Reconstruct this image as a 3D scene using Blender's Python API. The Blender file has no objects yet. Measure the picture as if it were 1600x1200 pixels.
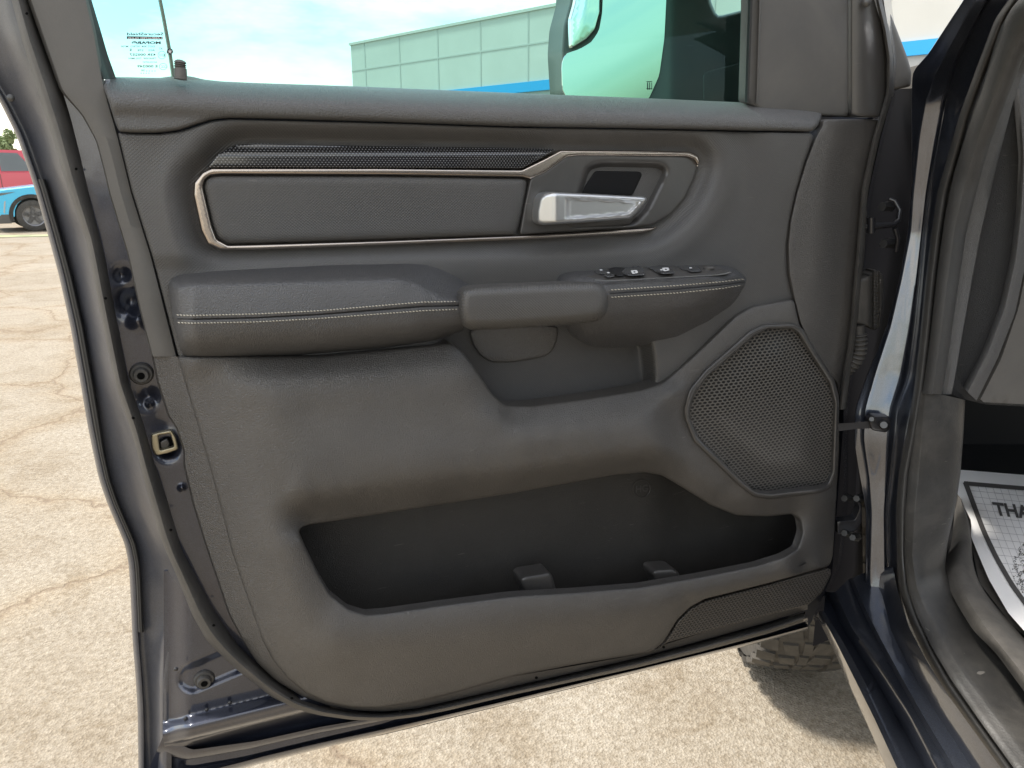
import bpy, math, random
import numpy as np
from mathutils import Vector, Matrix
from mathutils.geometry import delaunay_2d_cdt
random.seed(7); rng = np.random.default_rng(7)
SC = bpy.context.scene
COL = SC.collection

# ------------------------------------------------------------------ camera, world, sun, exposure
PITCH = math.radians(16.2); FPX = 1150.0; CAMH = 1.50
cam = bpy.data.cameras.new('camera'); camo = bpy.data.objects.new('camera', cam); COL.objects.link(camo)
camo.location = (0, 0, CAMH); camo.rotation_euler = (math.radians(90) - PITCH, 0, 0)
cam.sensor_width = 36; cam.lens = FPX / 1600 * 36; cam.clip_start = 0.02; cam.clip_end = 2000
SC.camera = camo

SUN_AZ, SUN_EL = -74.0, 64.0
world = bpy.data.worlds.new('World'); SC.world = world; world.use_nodes = True
nt = world.node_tree; nt.nodes.clear()
wo = nt.nodes.new('ShaderNodeOutputWorld'); bg = nt.nodes.new('ShaderNodeBackground')
sky = nt.nodes.new('ShaderNodeTexSky'); sky.sky_type = 'NISHITA'; sky.sun_disc = False
sky.sun_elevation = math.radians(SUN_EL); sky.sun_rotation = math.radians(SUN_AZ)
sky.air_density = 1.2; sky.dust_density = 1.5; sky.ozone_density = 1.2
tc = nt.nodes.new('ShaderNodeTexCoord'); mp = nt.nodes.new('ShaderNodeMapping'); mp.inputs['Scale'].default_value = (1, 1, 3.2)
nz = nt.nodes.new('ShaderNodeTexNoise'); nz.inputs['Scale'].default_value = 2.6; nz.inputs['Detail'].default_value = 7; nz.inputs['Roughness'].default_value = .6
cr = nt.nodes.new('ShaderNodeValToRGB'); cr.color_ramp.elements[0].position = .41; cr.color_ramp.elements[1].position = .61
mx = nt.nodes.new('ShaderNodeMix'); mx.data_type = 'RGBA'
nt.links.new(tc.outputs['Generated'], mp.inputs[0]); nt.links.new(mp.outputs[0], nz.inputs['Vector'])
nt.links.new(nz.outputs[0], cr.inputs[0]); nt.links.new(cr.outputs[0], mx.inputs[0])
nt.links.new(sky.outputs[0], mx.inputs[6]); mx.inputs[7].default_value = (7.2, 6.8, 5.9, 1)
nt.links.new(mx.outputs[2], bg.inputs[0]); bg.inputs[1].default_value = 0.115
nt.links.new(bg.outputs[0], wo.inputs[0])

sl = bpy.data.lights.new('sun', 'SUN'); sl.energy = 2.1; sl.angle = math.radians(8); sl.color = (1, .955, .88)
so = bpy.data.objects.new('sun', sl); COL.objects.link(so)
_az, _el = math.radians(SUN_AZ), math.radians(SUN_EL)
so.rotation_euler = Vector((math.sin(_az) * math.cos(_el), math.cos(_az) * math.cos(_el), math.sin(_el))).to_track_quat('Z', 'Y').to_euler()
SC.view_settings.view_transform = 'Standard'; SC.view_settings.look = 'None'
SC.view_settings.exposure = 1.6; SC.view_settings.gamma = 1

# ------------------------------------------------------------------ geometry helpers
CP = np.array([0, 0, CAMH]); AZD = math.radians(67); KD = 0.95
DIR = np.array([math.sin(AZD), math.cos(AZD), 0.0]); NRM = np.array([math.cos(AZD), -math.sin(AZD), 0.0])

def rays(x, y):
    a = (np.asarray(x, float) - 800) / FPX; b = (600 - np.asarray(y, float)) / FPX
    c, s = math.cos(PITCH), math.sin(PITCH)
    return np.stack([a, c + b * s, -s + b * c], -1)
def PD(x, y, d):                      # point on the opened door's plane (offset d towards the cabin side)
    r = rays(x, y); t = (-KD + np.asarray(d, float)) / (r @ NRM); return CP + r * t[..., None]
def PY(x, y, w):                      # point at world distance w ahead
    r = rays(x, y); t = np.asarray(w, float) / r[..., 1]; return CP + r * t[..., None]
LIFT = 0.18
def PZT(x, y, w): return PZ(x, y, np.asarray(w, float) + LIFT)
def PZ(x, y, w):                      # point at height w
    r = rays(x, y); t = (np.asarray(w, float) - CAMH) / r[..., 2]; return CP + r * t[..., None]

ROOT = {}
def parent_to(o, par):
    if par is None: return
    o.parent = par
    if par.type == 'EMPTY' : o.matrix_parent_inverse = Matrix.Translation(-Vector(par.location))
    else: o.matrix_parent_inverse = Matrix.Identity(4)
    # sub-parts: mesh parents sit at the origin of their thing
    if par.type == 'MESH':
        o.matrix_parent_inverse = Matrix.Identity(4)
def mk(name, V, F, mat, parent=None, uv=None, smooth=True, sharp=42, label=None):
    me = bpy.data.meshes.new(name)
    V = np.asarray(V, float)
    me.from_pydata([tuple(v) for v in V], [], [tuple(int(i) for i in f) for f in F])
    me.update()
    if isinstance(mat, (list, tuple)):
        for m in mat: me.materials.append(m)
    else: me.materials.append(mat)
    L = me.uv_layers.new(name='UVMap')
    idx = np.empty(len(me.loops), int); me.loops.foreach_get('vertex_index', idx)
    if uv is None: uv = np.stack([V @ DIR, V[:, 2]], -1)
    L.data.foreach_set('uv', np.asarray(uv, float)[idx].ravel().astype('f'))
    if smooth:
        me.polygons.foreach_set('use_smooth', [True] * len(me.polygons))
        me.set_sharp_from_angle(angle=math.radians(sharp))
    o = bpy.data.objects.new(name, me); COL.objects.link(o)
    if label: o['label'] = label
    parent_to(o, parent)
    return o
def thing(name, label, cat, loc=(0, 0, 0), group=None):
    o = bpy.data.objects.new(name, None); COL.objects.link(o); o.location = loc; o.empty_display_size = .1
    o['label'] = label; o['category'] = cat
    if group: o['group'] = group
    return o
def tag(o, label, cat, group=None):
    o['label'] = label; o['category'] = cat
    if group: o['group'] = group
    return o
def struct(o, kind='structure'):
    o['kind'] = kind; return o

def gsm(P, s, closed):
    """gaussian smooth a 2px-resampled polyline; s in samples"""
    if s <= 0: return P
    r = int(3 * s) + 1; k = np.exp(-.5 * (np.arange(-r, r + 1) / s) ** 2); k /= k.sum()
    if closed:
        n = len(P); out = np.zeros_like(P)
        for w, o in zip(k, range(-r, r + 1)): out += w * np.roll(P, -o, 0)
        return out
    a, b = P[0], P[-1]
    pre = 2 * a - P[1:r + 1][::-1] if len(P) > r else np.repeat(a[None], r, 0)
    post = 2 * b - P[-r - 1:-1][::-1] if len(P) > r else np.repeat(b[None], r, 0)
    Q = np.concatenate([pre, P, post]); out = np.zeros_like(P)
    for i, w in enumerate(k): out += w * Q[i:i + len(P)]
    return out
def resamp(P, n=None, step=2.0, closed=False):
    P = np.asarray(P, float)
    if closed: P = np.concatenate([P, P[:1]])
    L = np.r_[0, np.cumsum(np.linalg.norm(np.diff(P[:, :2], axis=0), axis=1))]
    if n is None: n = max(8, int(L[-1] / step) + 1)
    t = np.linspace(0, L[-1], n + 1 if closed else n)
    Q = np.stack([np.interp(t, L, P[:, i]) for i in range(P.shape[1])], -1)
    return Q[:-1] if closed else Q
def outline(P, s=3.0, step=2.0):
    return resamp(gsm(resamp(P, step=2.0, closed=True), s / 2, True), step=step, closed=True)
def sdf(p, poly):
    a = poly; b = np.roll(poly, -1, 0); out = np.full(len(p), 1e9); ins = np.zeros(len(p), bool)
    for s0 in range(0, len(p), 20000):
        q = p[s0:s0 + 20000]
        ab = b - a; ap = q[:, None, :] - a[None]
        t = np.clip((ap * ab[None]).sum(-1) / np.maximum((ab ** 2).sum(-1), 1e-9), 0, 1)
        d = np.linalg.norm(ap - t[..., None] * ab[None], axis=-1).min(1)
        cond = (a[None, :, 1] > q[:, None, 1]) != (b[None, :, 1] > q[:, None, 1])
        with np.errstate(divide='ignore', invalid='ignore'):
            xi = (b[:, 0] - a[:, 0])[None] * (q[:, None, 1] - a[None, :, 1]) / (b[:, 1] - a[:, 1])[None] + a[None, :, 0]
        i = (cond & (q[:, None, 0] < xi)).sum(1) % 2 == 1
        out[s0:s0 + 20000] = d; ins[s0:s0 + 20000] = i
    return np.where(ins, -out, out)
def smst(x): x = np.clip(x, 0, 1); return x * x * (3 - 2 * x)
def rnd(d, r, h):                      # rounded edge: height lost near a border
    q = np.clip(d / r, 0, 1); return h * (np.sqrt(np.clip(1 - (1 - q) ** 2, 0, 1)) - 1)

def relief(name, poly, df, mat, parent=None, step=6, s=3.0, holes=(), back=0.006, mapf=PD, er=0, eh=0, hs=None, hback=None, label=None, fine=True, sharp=50):
    """sheet bounded by an outline, raised by df(x,y,edge distance); rounded border er px / eh m; side walls going back"""
    loops = [outline(poly, s, max(2.0, step * .6))] + [outline(h, s if hs is None else hs, max(2.0, step * .6)) for h in holes]
    allb = []
    pts = []; edges = []
    for lp in loops:
        k = len(pts); n = len(lp)
        pts += [tuple(p) for p in lp]; edges += [(k + i, k + (i + 1) % n) for i in range(n)]
    nb = len(pts)
    lo = loops[0].min(0); hi = loops[0].max(0)
    gx = np.arange(lo[0], hi[0] + step, step); gy = np.arange(lo[1], hi[1] + step, step * .87)
    G = np.array([(x + (.5 * step if j % 2 else 0), y) for j, y in enumerate(gy) for x in gx])
    def edist(q):
        d = -sdf(q, loops[0])
        for h in loops[1:]: d = np.minimum(d, sdf(q, h))
        return d
    rings = []
    if er and fine:
        ring_d = [er * f for f in (.12, .32, .6, 1.0) if er * f > .5]
        for lp in loops:
            tg = np.roll(lp, -1, 0) - np.roll(lp, 1, 0); tg /= np.maximum(np.linalg.norm(tg, axis=1), 1e-9)[:, None]
            nn = np.stack([-tg[:, 1], tg[:, 0]], -1)
            for rd in ring_d:
                for sg in (1, -1):
                    q = lp + nn * rd * sg; e = edist(q); rings.append(q[e > rd * .93])
        R = np.concatenate(rings)
        e = edist(G); G = G[e > er * 1.0 + step * .5] if er < 3 * step else G[e > step * .6]
        G = np.concatenate([R, G])
        if er >= 3 * step:
            pass
    else:
        G = G[edist(G) > step * .55]
    pts += [tuple(p) for p in G]
    vs, es, fs, ov, oe, of = delaunay_2d_cdt([Vector(p) for p in pts], edges, [], 0, 1e-4)
    V2 = np.array([tuple(v) for v in vs]); F = np.array([f for f in fs if len(f) == 3])
    c = V2[F].mean(1); F = F[edist(c) > 0]
    # orientation (image y is down)
    a, b, c2 = V2[F[:, 0]], V2[F[:, 1]], V2[F[:, 2]]
    cr_ = (b[:, 0] - a[:, 0]) * (c2[:, 1] - a[:, 1]) - (b[:, 1] - a[:, 1]) * (c2[:, 0] - a[:, 0])
    F[cr_ > 0] = F[cr_ > 0][:, ::-1]
    e = np.maximum(edist(V2), 0)
    d = np.full(len(V2), float(df)) if not callable(df) else df(V2[:, 0], V2[:, 1], e)
    if er: d = d + rnd(e, er, eh)
    V3 = mapf(V2[:, 0], V2[:, 1], d)
    F = [tuple(f) for f in F]
    # side walls
    if back:
        cnt = {}
        for f in F:
            for i in range(3):
                k = (f[i], f[(i + 1) % 3]); cnt[k] = 1
        be = [k for k in cnt if (k[1], k[0]) not in cnt]
        used = sorted({i for k in be for i in k}); mp_ = {v: len(V3) + i for i, v in enumerate(used)}
        bv = V3[used]
        if mapf is PD:
            bk = np.full(len(used), back)
            if hback is not None and len(loops) > 1:
                dh = np.min([np.abs(sdf(V2[used], h)) for h in loops[1:]], axis=0); bk[dh < 1.0] = hback
            ext = bv - NRM * bk[:, None]
        elif mapf in (PZ, PZT): ext = bv - np.array([0, 0, back])
        else: ext = bv + np.array([0, back, 0])
        V3 = np.concatenate([V3, ext])
        F += [(k[1], k[0], mp_[k[0]], mp_[k[1]]) for k in be]
    return mk(name, V3, F, mat, parent, label=label, sharp=sharp)

def loft(name, rails, mat, parent=None, mapf=PD, n=60, sub=1, s=4.0, label=None, world=False, close=False, sharp=42, flip=False):
    R = []
    for r in rails:
        r = np.asarray(r, float)
        if world: R.append(resamp3(r, n)); continue
        q = resamp(gsm(resamp(r, step=2.0), s / 2, False), n=n)
        R.append(mapf(q[:, 0], q[:, 1], q[:, 2]))
    R = np.array(R)
    if sub > 1:
        R = catmull(R, sub, close)
    m = len(R); V = R.reshape(-1, 3); F = []
    for i in range(m if close else m - 1):
        for j in range(n - 1):
            a = i * n + j; b = ((i + 1) % m) * n + j
            F.append((a, b, b + 1, a + 1) if flip else (a, a + 1, b + 1, b))
    return mk(name, V, F, mat, parent, label=label, sharp=sharp)
def catmull(R, sub, close=False):
    m = len(R); out = []
    for i in range(m if close else m - 1):
        g = (lambda k: R[k % m]) if close else (lambda k: R[min(max(k, 0), m - 1)])
        p0, p1, p2, p3 = g(i - 1), g(i), g(i + 1), g(i + 2)
        for k in range(sub):
            t = k / sub
            out.append(.5 * ((2 * p1) + (-p0 + p2) * t + (2 * p0 - 5 * p1 + 4 * p2 - p3) * t * t + (-p0 + 3 * p1 - 3 * p2 + p3) * t ** 3))
    if not close: out.append(R[-1])
    return np.array(out)
def resamp3(P, n):
    P = np.asarray(P, float); L = np.r_[0, np.cumsum(np.linalg.norm(np.diff(P, axis=0), axis=1))]
    t = np.linspace(0, L[-1], n); return np.stack([np.interp(t, L, P[:, i]) for i in range(3)], -1)
def band(name, A, B, prof, mat, parent=None, mapf=PD, n=80, s=4.0, w=None, label=None, sharp=42, flip=False):
    """A, B image polylines; prof = [(t across, depth)]"""
    A = resamp(gsm(resamp(A, step=2.0), s / 2, False), n=n); B = resamp(gsm(resamp(B, step=2.0), s / 2, False), n=n)
    R = []
    for t, d in prof:
        q = A * (1 - t) + B * t
        dd = d + (q[:, 2] if q.shape[1] > 2 else 0)
        R.append(mapf(q[:, 0], q[:, 1], np.broadcast_to(dd, len(q))))
    R = np.array(R); m = len(R); F = []
    for i in range(m - 1):
        for j in range(n - 1):
            a = i * n + j; b = a + n; F.append((a, b, b + 1, a + 1) if flip else (a, a + 1, b + 1, b))
    return mk(name, R.reshape(-1, 3), F, mat, parent, label=label, sharp=sharp)
def tube(name, pts, rad, mat, parent=None, seg=12, rx=None, label=None, caps=True, smooth_it=True):
    pts = np.asarray(pts, float); n = len(pts); rad = np.broadcast_to(rad, n) if np.ndim(rad) == 0 else np.asarray(rad)
    V = []; F = []
    T = np.gradient(pts, axis=0); T /= np.maximum(np.linalg.norm(T, axis=1), 1e-9)[:, None]
    up = np.array([0, 0, 1.0]) if abs(T[0][2]) < .9 else np.array([1.0, 0, 0])
    a = np.cross(T[0], up); a /= np.linalg.norm(a)
    for i in range(n):
        a = a - T[i] * (a @ T[i]); a /= np.linalg.norm(a); b = np.cross(T[i], a)
        for k in range(seg):
            th = 2 * math.pi * k / seg; V.append(pts[i] + rad[i] * (math.cos(th) * a + math.sin(th) * b))
    for i in range(n - 1):
        for k in range(seg):
            k2 = (k + 1) % seg; F.append((i * seg + k, i * seg + k2, (i + 1) * seg + k2, (i + 1) * seg + k))
    if caps: F += [tuple(range(seg))[::-1], tuple((n - 1) * seg + k for k in range(seg))]
    return mk(name, V, F, mat, parent, label=label)
def boxw(name, c, size, mat, parent=None, rotz=0, bev=.0, label=None, R=None):
    """world box with bevelled edges"""
    import bmesh
    bm = bmesh.new(); bmesh.ops.create_cube(bm, size=1)
    for v in bm.verts: v.co = Vector((v.co.x * size[0], v.co.y * size[1], v.co.z * size[2]))
    if bev: bmesh.ops.bevel(bm, geom=bm.edges[:], offset=bev, segments=3, affect='EDGES', profile=.6)
    M = Matrix.Translation(c) @ (R.to_4x4() if R is not None else Matrix.Rotation(rotz, 4, 'Z'))
    bm.transform(M)
    V = [tuple(v.co) for v in bm.verts]; F = [[v.index for v in f.verts] for f in bm.faces]; bm.free()
    return mk(name, V, F, mat, parent, label=label)
def textpx(name, body, x, y, h, d, mat, parent, mirror=False, mapf=PD, shear=(0, 0), width=None, bold=0, fn=None):
    """flat lettering; (x,y) image point of the text's left baseline, h cap height in px"""
    cu = bpy.data.curves.new(name, 'FONT'); cu.body = body; cu.size = 1.0; cu.offset = bold + .012; cu.resolution_u = 2
    if mirror is None: pass
    o = bpy.data.objects.new(name, cu); COL.objects.link(o)
    me = bpy.data.meshes.new_from_object(o); bpy.data.objects.remove(o)
    V = np.array([tuple(v.co) for v in me.vertices]); F = [tuple(p.vertices) for p in me.polygons]
    if len(V) == 0: return None
    sc = h / .7; sx = sc
    if width: sx = width / max(1e-6, V[:, 0].max())
    X = V[:, 0] * sx; Y = V[:, 1] * sc
    if fn: W = fn(X, Y)
    else:
        if mirror: px = x - X
        else: px = x + X
        py = y - Y + (px - x) * shear[1]; px = px + Y * shear[0]
        W = mapf(px, py, np.full(len(px), d))
    if mirror: F = [f[::-1] for f in F]
    return mk(name, W, F, mat, parent, smooth=False)
def join(name, objs, parent=None, label=None):
    """merge helper meshes into one object"""
    V = []; F = []; mats = []; mi = []; sm = []; UV = []
    for o in objs:
        me = o.data; k = len(V)
        V += [tuple(v.co) for v in me.vertices]
        mm = []
        for m in me.materials:
            if m not in mats: mats.append(m)
            mm.append(mats.index(m))
        for p in me.polygons:
            F.append(tuple(k + i for i in p.vertices)); mi.append(mm[p.material_index]); sm.append(p.use_smooth)
        bpy.data.objects.remove(o); bpy.data.meshes.remove(me)
    ob = mk(name, V, F, mats, parent, label=label)
    ob.data.polygons.foreach_set('material_index', mi)
    ob.data.polygons.foreach_set('use_smooth', sm); ob.data.update()
    return ob

# ------------------------------------------------------------------ materials
class NT:
    def __init__(s, name):
        s.m = bpy.data.materials.new(name); s.m.use_nodes = True; s.t = s.m.node_tree
        s.b = s.t.nodes['Principled BSDF']; s.out = s.t.nodes['Material Output']
    def n(s, ty, **kw):
        o = s.t.nodes.new(ty)
        for k, v in kw.items():
            if k in o.inputs.keys(): o.inputs[k].default_value = v
            else: setattr(o, k, v)
        return o
    def l(s, a, b): s.t.links.new(a, b)
    def set(s, **kw):
        for k, v in kw.items(): s.b.inputs[k.replace('_', ' ')].default_value = v
def c4(c): return (c[0], c[1], c[2], 1) if len(c) == 3 else c
def ramp(m, src, stops):
    r = m.n('ShaderNodeValToRGB'); e = r.color_ramp.elements
    while len(e) < len(stops): e.new(.5)
    for k, (p, c) in enumerate(stops):
        e[k].position = p; e[k].color = c4(c if not isinstance(c, (int, float)) else (c, c, c))
    m.l(src, r.inputs[0]); return r.outputs[0]
def mixc(m, fac, a, b, mode='MIX'):
    x = m.n('ShaderNodeMix', data_type='RGBA', blend_type=mode)
    for i, v in ((0, fac), (6, a), (7, b)):
        if isinstance(v, (int, float)): x.inputs[i].default_value = v
        elif isinstance(v, tuple): x.inputs[i].default_value = c4(v)
        else: m.l(v, x.inputs[i])
    return x.outputs[2]
GR = .0026
def basic(name, col, rough=.5, metal=0, var=.0, vscale=8, bump=0, bscale=300, coat=0, spec=.5, dust=0, kind='noise', speck=0):
    m = NT(name); m.set(Roughness=rough, Metallic=metal, Coat_Weight=coat, Coat_Roughness=.06); m.b.inputs['Specular IOR Level'].default_value = spec
    co = m.n('ShaderNodeTexCoord')
    if var or dust:
        n1 = m.n('ShaderNodeTexNoise', Scale=vscale, Detail=6.0, Roughness=.65); m.l(co.outputs['Object'], n1.inputs['Vector'])
        c = ramp(m, n1.outputs[0], [(.3, tuple(x * (1 - var) for x in col)), (.7, tuple(min(1, x * (1 + var)) for x in col))])
        if dust:
            n2 = m.n('ShaderNodeTexNoise', Scale=vscale * .6, Detail=9.0, Roughness=.75, Distortion=.6); m.l(co.outputs['Object'], n2.inputs['Vector'])
            f = ramp(m, n2.outputs[0], [(.42, 0.12 * dust), (.72, dust)])
            c = mixc(m, f, c, (.30, .27, .23))
            rr = m.n('ShaderNodeMapRange'); m.l(f, rr.inputs[0]); rr.inputs[3].default_value = rough; rr.inputs[4].default_value = min(1, rough + .5); m.l(rr.outputs[0], m.b.inputs['Roughness'])
        if speck:
            v = m.n('ShaderNodeTexVoronoi', Scale=52.0, Randomness=1.0); m.l(co.outputs['Object'], v.inputs['Vector'])
            f1 = ramp(m, v.outputs['Distance'], [(.020, 1.0), (.034, 0.0)]); sepc = m.n('ShaderNodeSeparateColor'); m.l(v.outputs['Color'], sepc.inputs[0])
            f2 = ramp(m, sepc.outputs[0], [(.55, 0.0), (.85, speck)]); mm = m.n('ShaderNodeMath', operation='MULTIPLY'); m.l(f1, mm.inputs[0]); m.l(f2, mm.inputs[1])
            mp3 = m.n('ShaderNodeMapping'); mp3.inputs['Scale'].default_value = (3, 3, 40); mp3.inputs['Rotation'].default_value = (.5, .9, .3); m.l(co.outputs['Object'], mp3.inputs[0])
            n3 = m.n('ShaderNodeTexNoise', Scale=9.0, Detail=2.0, Distortion=.3); m.l(mp3.outputs[0], n3.inputs['Vector'])
            f3 = ramp(m, n3.outputs[0], [(.735, 0.0), (.76, .35 * speck)]); ma_ = m.n('ShaderNodeMath', operation='MAXIMUM'); m.l(mm.outputs[0], ma_.inputs[0]); m.l(f3, ma_.inputs[1])
            c = mixc(m, ma_.outputs[0], c, (.42, .39, .35))
        m.l(c, m.b.inputs['Base Color'])
    else: m.set(Base_Color=c4(col))
    if bump:
        if kind == 'leather':
            v = m.n('ShaderNodeTexVoronoi', Scale=bscale, feature='DISTANCE_TO_EDGE')
            nn = m.n('ShaderNodeTexNoise', Scale=bscale * .35, Detail=3.0); m.l(co.outputs['Object'], nn.inputs['Vector'])
            ma = m.n('ShaderNodeVectorMath', operation='MULTIPLY_ADD'); m.l(nn.outputs['Color'], ma.inputs[0]); ma.inputs[1].default_value = (.006,) * 3; m.l(co.outputs['Object'], ma.inputs[2])
            m.l(ma.outputs[0], v.inputs['Vector'])
            h = ramp(m, v.outputs[0], [(0, 0.0), (.18, 1.0)])
        elif kind == 'hex':
            h = hexpat(m, bscale)
        else:
            v = m.n('ShaderNodeTexNoise', Scale=bscale, Detail=4.0, Roughness=.6); m.l(co.outputs['Object'], v.inputs['Vector']); h = v.outputs[0]
        b = m.n('ShaderNodeBump', Strength=bump, Distance=(GR if kind == 'leather' else .0016 if kind == 'hex' else .0012)); m.l(h, b.inputs['Height']); m.l(b.outputs[0], m.b.inputs['Normal'])
    return m.m
def hexpat(m, sc):
    u = m.n('ShaderNodeUVMap'); mp = m.n('ShaderNodeMapping'); mp.inputs['Scale'].default_value = (sc, sc * 1.15, 1); mp.inputs['Rotation'].default_value = (0, 0, math.radians(45))
    m.l(u.outputs[0], mp.inputs[0]); s = m.n('ShaderNodeSeparateXYZ'); m.l(mp.outputs[0], s.inputs[0]); r = []
    for k in (0, 1):
        a = m.n('ShaderNodeMath', operation='FRACT'); m.l(s.outputs[k], a.inputs[0])
        b = m.n('ShaderNodeMath', operation='SUBTRACT'); m.l(a.outputs[0], b.inputs[0]); b.inputs[1].default_value = .5
        c = m.n('ShaderNodeMath', operation='ABSOLUTE'); m.l(b.outputs[0], c.inputs[0]); r.append(c.outputs[0])
    x = m.n('ShaderNodeMath', operation='MAXIMUM'); m.l(r[0], x.inputs[0]); m.l(r[1], x.inputs[1])
    return ramp(m, x.outputs[0], [(.28, 1.0), (.46, 0.0)])

BLK = (.058, .056, .055)
M = {}
M['grain'] = basic('moulded_grain_plastic', (.064, .060, .057), .38, var=.15, vscale=5, bump=.42, bscale=380, spec=.95, kind='leather', dust=.10, speck=.5)
M['leather'] = basic('padded_leatherette', (.048, .048, .051), .36, var=.12, vscale=6, bump=.42, bscale=400, spec=.95, kind='leather', dust=.05, speck=.35)
M['belt'] = basic('belt_trim_vinyl', (.088, .087, .087), .44, var=.08, vscale=5, bump=.4, bscale=380, spec=.8, kind='leather', dust=.08, speck=.3)
M['weave'] = basic('fine_hex_texture_vinyl', (.062, .060, .058), .40, var=.12, vscale=6, bump=.55, bscale=340, spec=.95, kind='hex', dust=.06, speck=.3)
M['pocket'] = basic('shade_darkened_pocket_plastic', (.036, .034, .032), .5, var=.15, vscale=5, bump=.35, bscale=420, spec=.45, kind='leather', dust=.05, speck=.5)  # door-card plastic darkened: the pocket's shade is partly put into the colour
M['smooth'] = basic('smooth_dark_plastic', (.045, .043, .042), .36, var=.1, vscale=7, bump=.12, bscale=900, spec=.8, dust=.10, speck=.3)
M['matte'] = basic('matte_frame_plastic', (.105, .101, .096), .52, var=.1, vscale=6, bump=.15, bscale=700, dust=.18)
M['rubber'] = basic('weatherstrip_rubber', (.050, .048, .046), .55, var=.2, vscale=12, bump=.3, bscale=500, dust=.2)
M['bodyrubber'] = basic('body_seal_rubber', (.042, .041, .040), .42, var=.15, vscale=12, bump=.25, bscale=500, dust=.08)
M['stipple'] = basic('stippled_pillar_plastic', (.052, .051, .050), .5, var=.12, vscale=12, bump=.6, bscale=420, dust=.06)
M['rubberclean'] = basic('clean_rubber', (.03, .03, .03), .5, bump=.15, bscale=400)
M['black'] = basic('deep_black_plastic', (.012, .012, .013), .45, bump=.1, bscale=500)
M['hole'] = basic('dark_hole', (.004, .004, .004), .9, spec=.05)
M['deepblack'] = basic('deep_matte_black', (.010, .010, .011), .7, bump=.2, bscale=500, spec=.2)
M['stitch'] = basic('cream_thread', (.48, .45, .38), .7)
M['print'] = basic('dark_glass_print', (.02, .03, .035), .6)
M['white'] = basic('white_print', (.75, .75, .75), .5)
M['silver'] = basic('satin_silver', (.60, .61, .62), .33, metal=.9, bump=.0, bscale=300)
M['bronze'] = basic('brushed_bronze_trim', (.50, .44, .39), .26, metal=1, var=.06, vscale=30)
M['zinc'] = basic('yellow_zinc', (.42, .38, .27), .4, metal=.8, var=.2, vscale=60)
M['steel'] = basic('bolt_steel', (.10, .10, .10), .42, metal=.8, bump=.2, bscale=300)
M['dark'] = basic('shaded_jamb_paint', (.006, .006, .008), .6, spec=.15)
M['dashside'] = basic('grained_dash_side', (.034, .034, .035), .5, var=.1, bump=.5, bscale=400, spec=.6, kind='leather', speck=.6)
M['switch'] = basic('gloss_switch_plastic', (.05, .05, .052), .22, spec=1.0)
M['hingeblk'] = basic('painted_hinge', (.02, .02, .023), .3, coat=.4)
def paint(name, base, dust=.12, metal=.55, rough=.34, coat=1.0, cior=1.9, cr0=.03):
    m = NT(name); m.set(Metallic=metal, Roughness=rough, Coat_Weight=coat, Coat_Roughness=.04, Coat_IOR=cior); m.b.inputs['Specular IOR Level'].default_value = .5
    co = m.n('ShaderNodeTexCoord')
    n0 = m.n('ShaderNodeTexVoronoi', Scale=1800.0); m.l(co.outputs['Object'], n0.inputs['Vector'])
    fl = ramp(m, n0.outputs['Color'], [(0.3, tuple(x * .8 for x in base)), (.9, tuple(x * 1.5 for x in base))])
    n2 = m.n('ShaderNodeTexNoise', Scale=6.0, Detail=10.0, Roughness=.75, Distortion=.5); m.l(co.outputs['Object'], n2.inputs['Vector'])
    f = ramp(m, n2.outputs[0], [(.42, .02), (.75, dust)])
    m.l(mixc(m, f, fl, (.28, .25, .21)), m.b.inputs['Base Color'])
    r = m.n('ShaderNodeMapRange'); m.l(f, r.inputs[0]); r.inputs[3].default_value = cr0; r.inputs[4].default_value = max(.3, cr0 * 1.5); m.l(r.outputs[0], m.b.inputs['Coat Roughness'])
    nn = m.n('ShaderNodeTexNoise', Scale=14.0, Detail=2.0); m.l(co.outputs['Object'], nn.inputs['Vector'])
    b = m.n('ShaderNodeBump', Strength=.25, Distance=.004); m.l(nn.outputs[0], b.inputs['Height']); m.l(b.outputs[0], m.b.inputs['Normal']); m.l(b.outputs[0], m.b.inputs['Coat Normal'])
    return m.m
M['paint'] = paint('dark_blue_metallic_paint', (.026, .032, .054), dust=.07, cior=1.6, cr0=.06)
M['jambpaint'] = paint('polished_jamb_paint', (.062, .072, .098), dust=.05, metal=.8, rough=.3, cr0=.07)
M['paintdusty'] = paint('dusty_dark_blue_paint', (.042, .046, .060), dust=.20, metal=.15, rough=.5, coat=.6, cior=1.5, cr0=.16)

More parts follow.
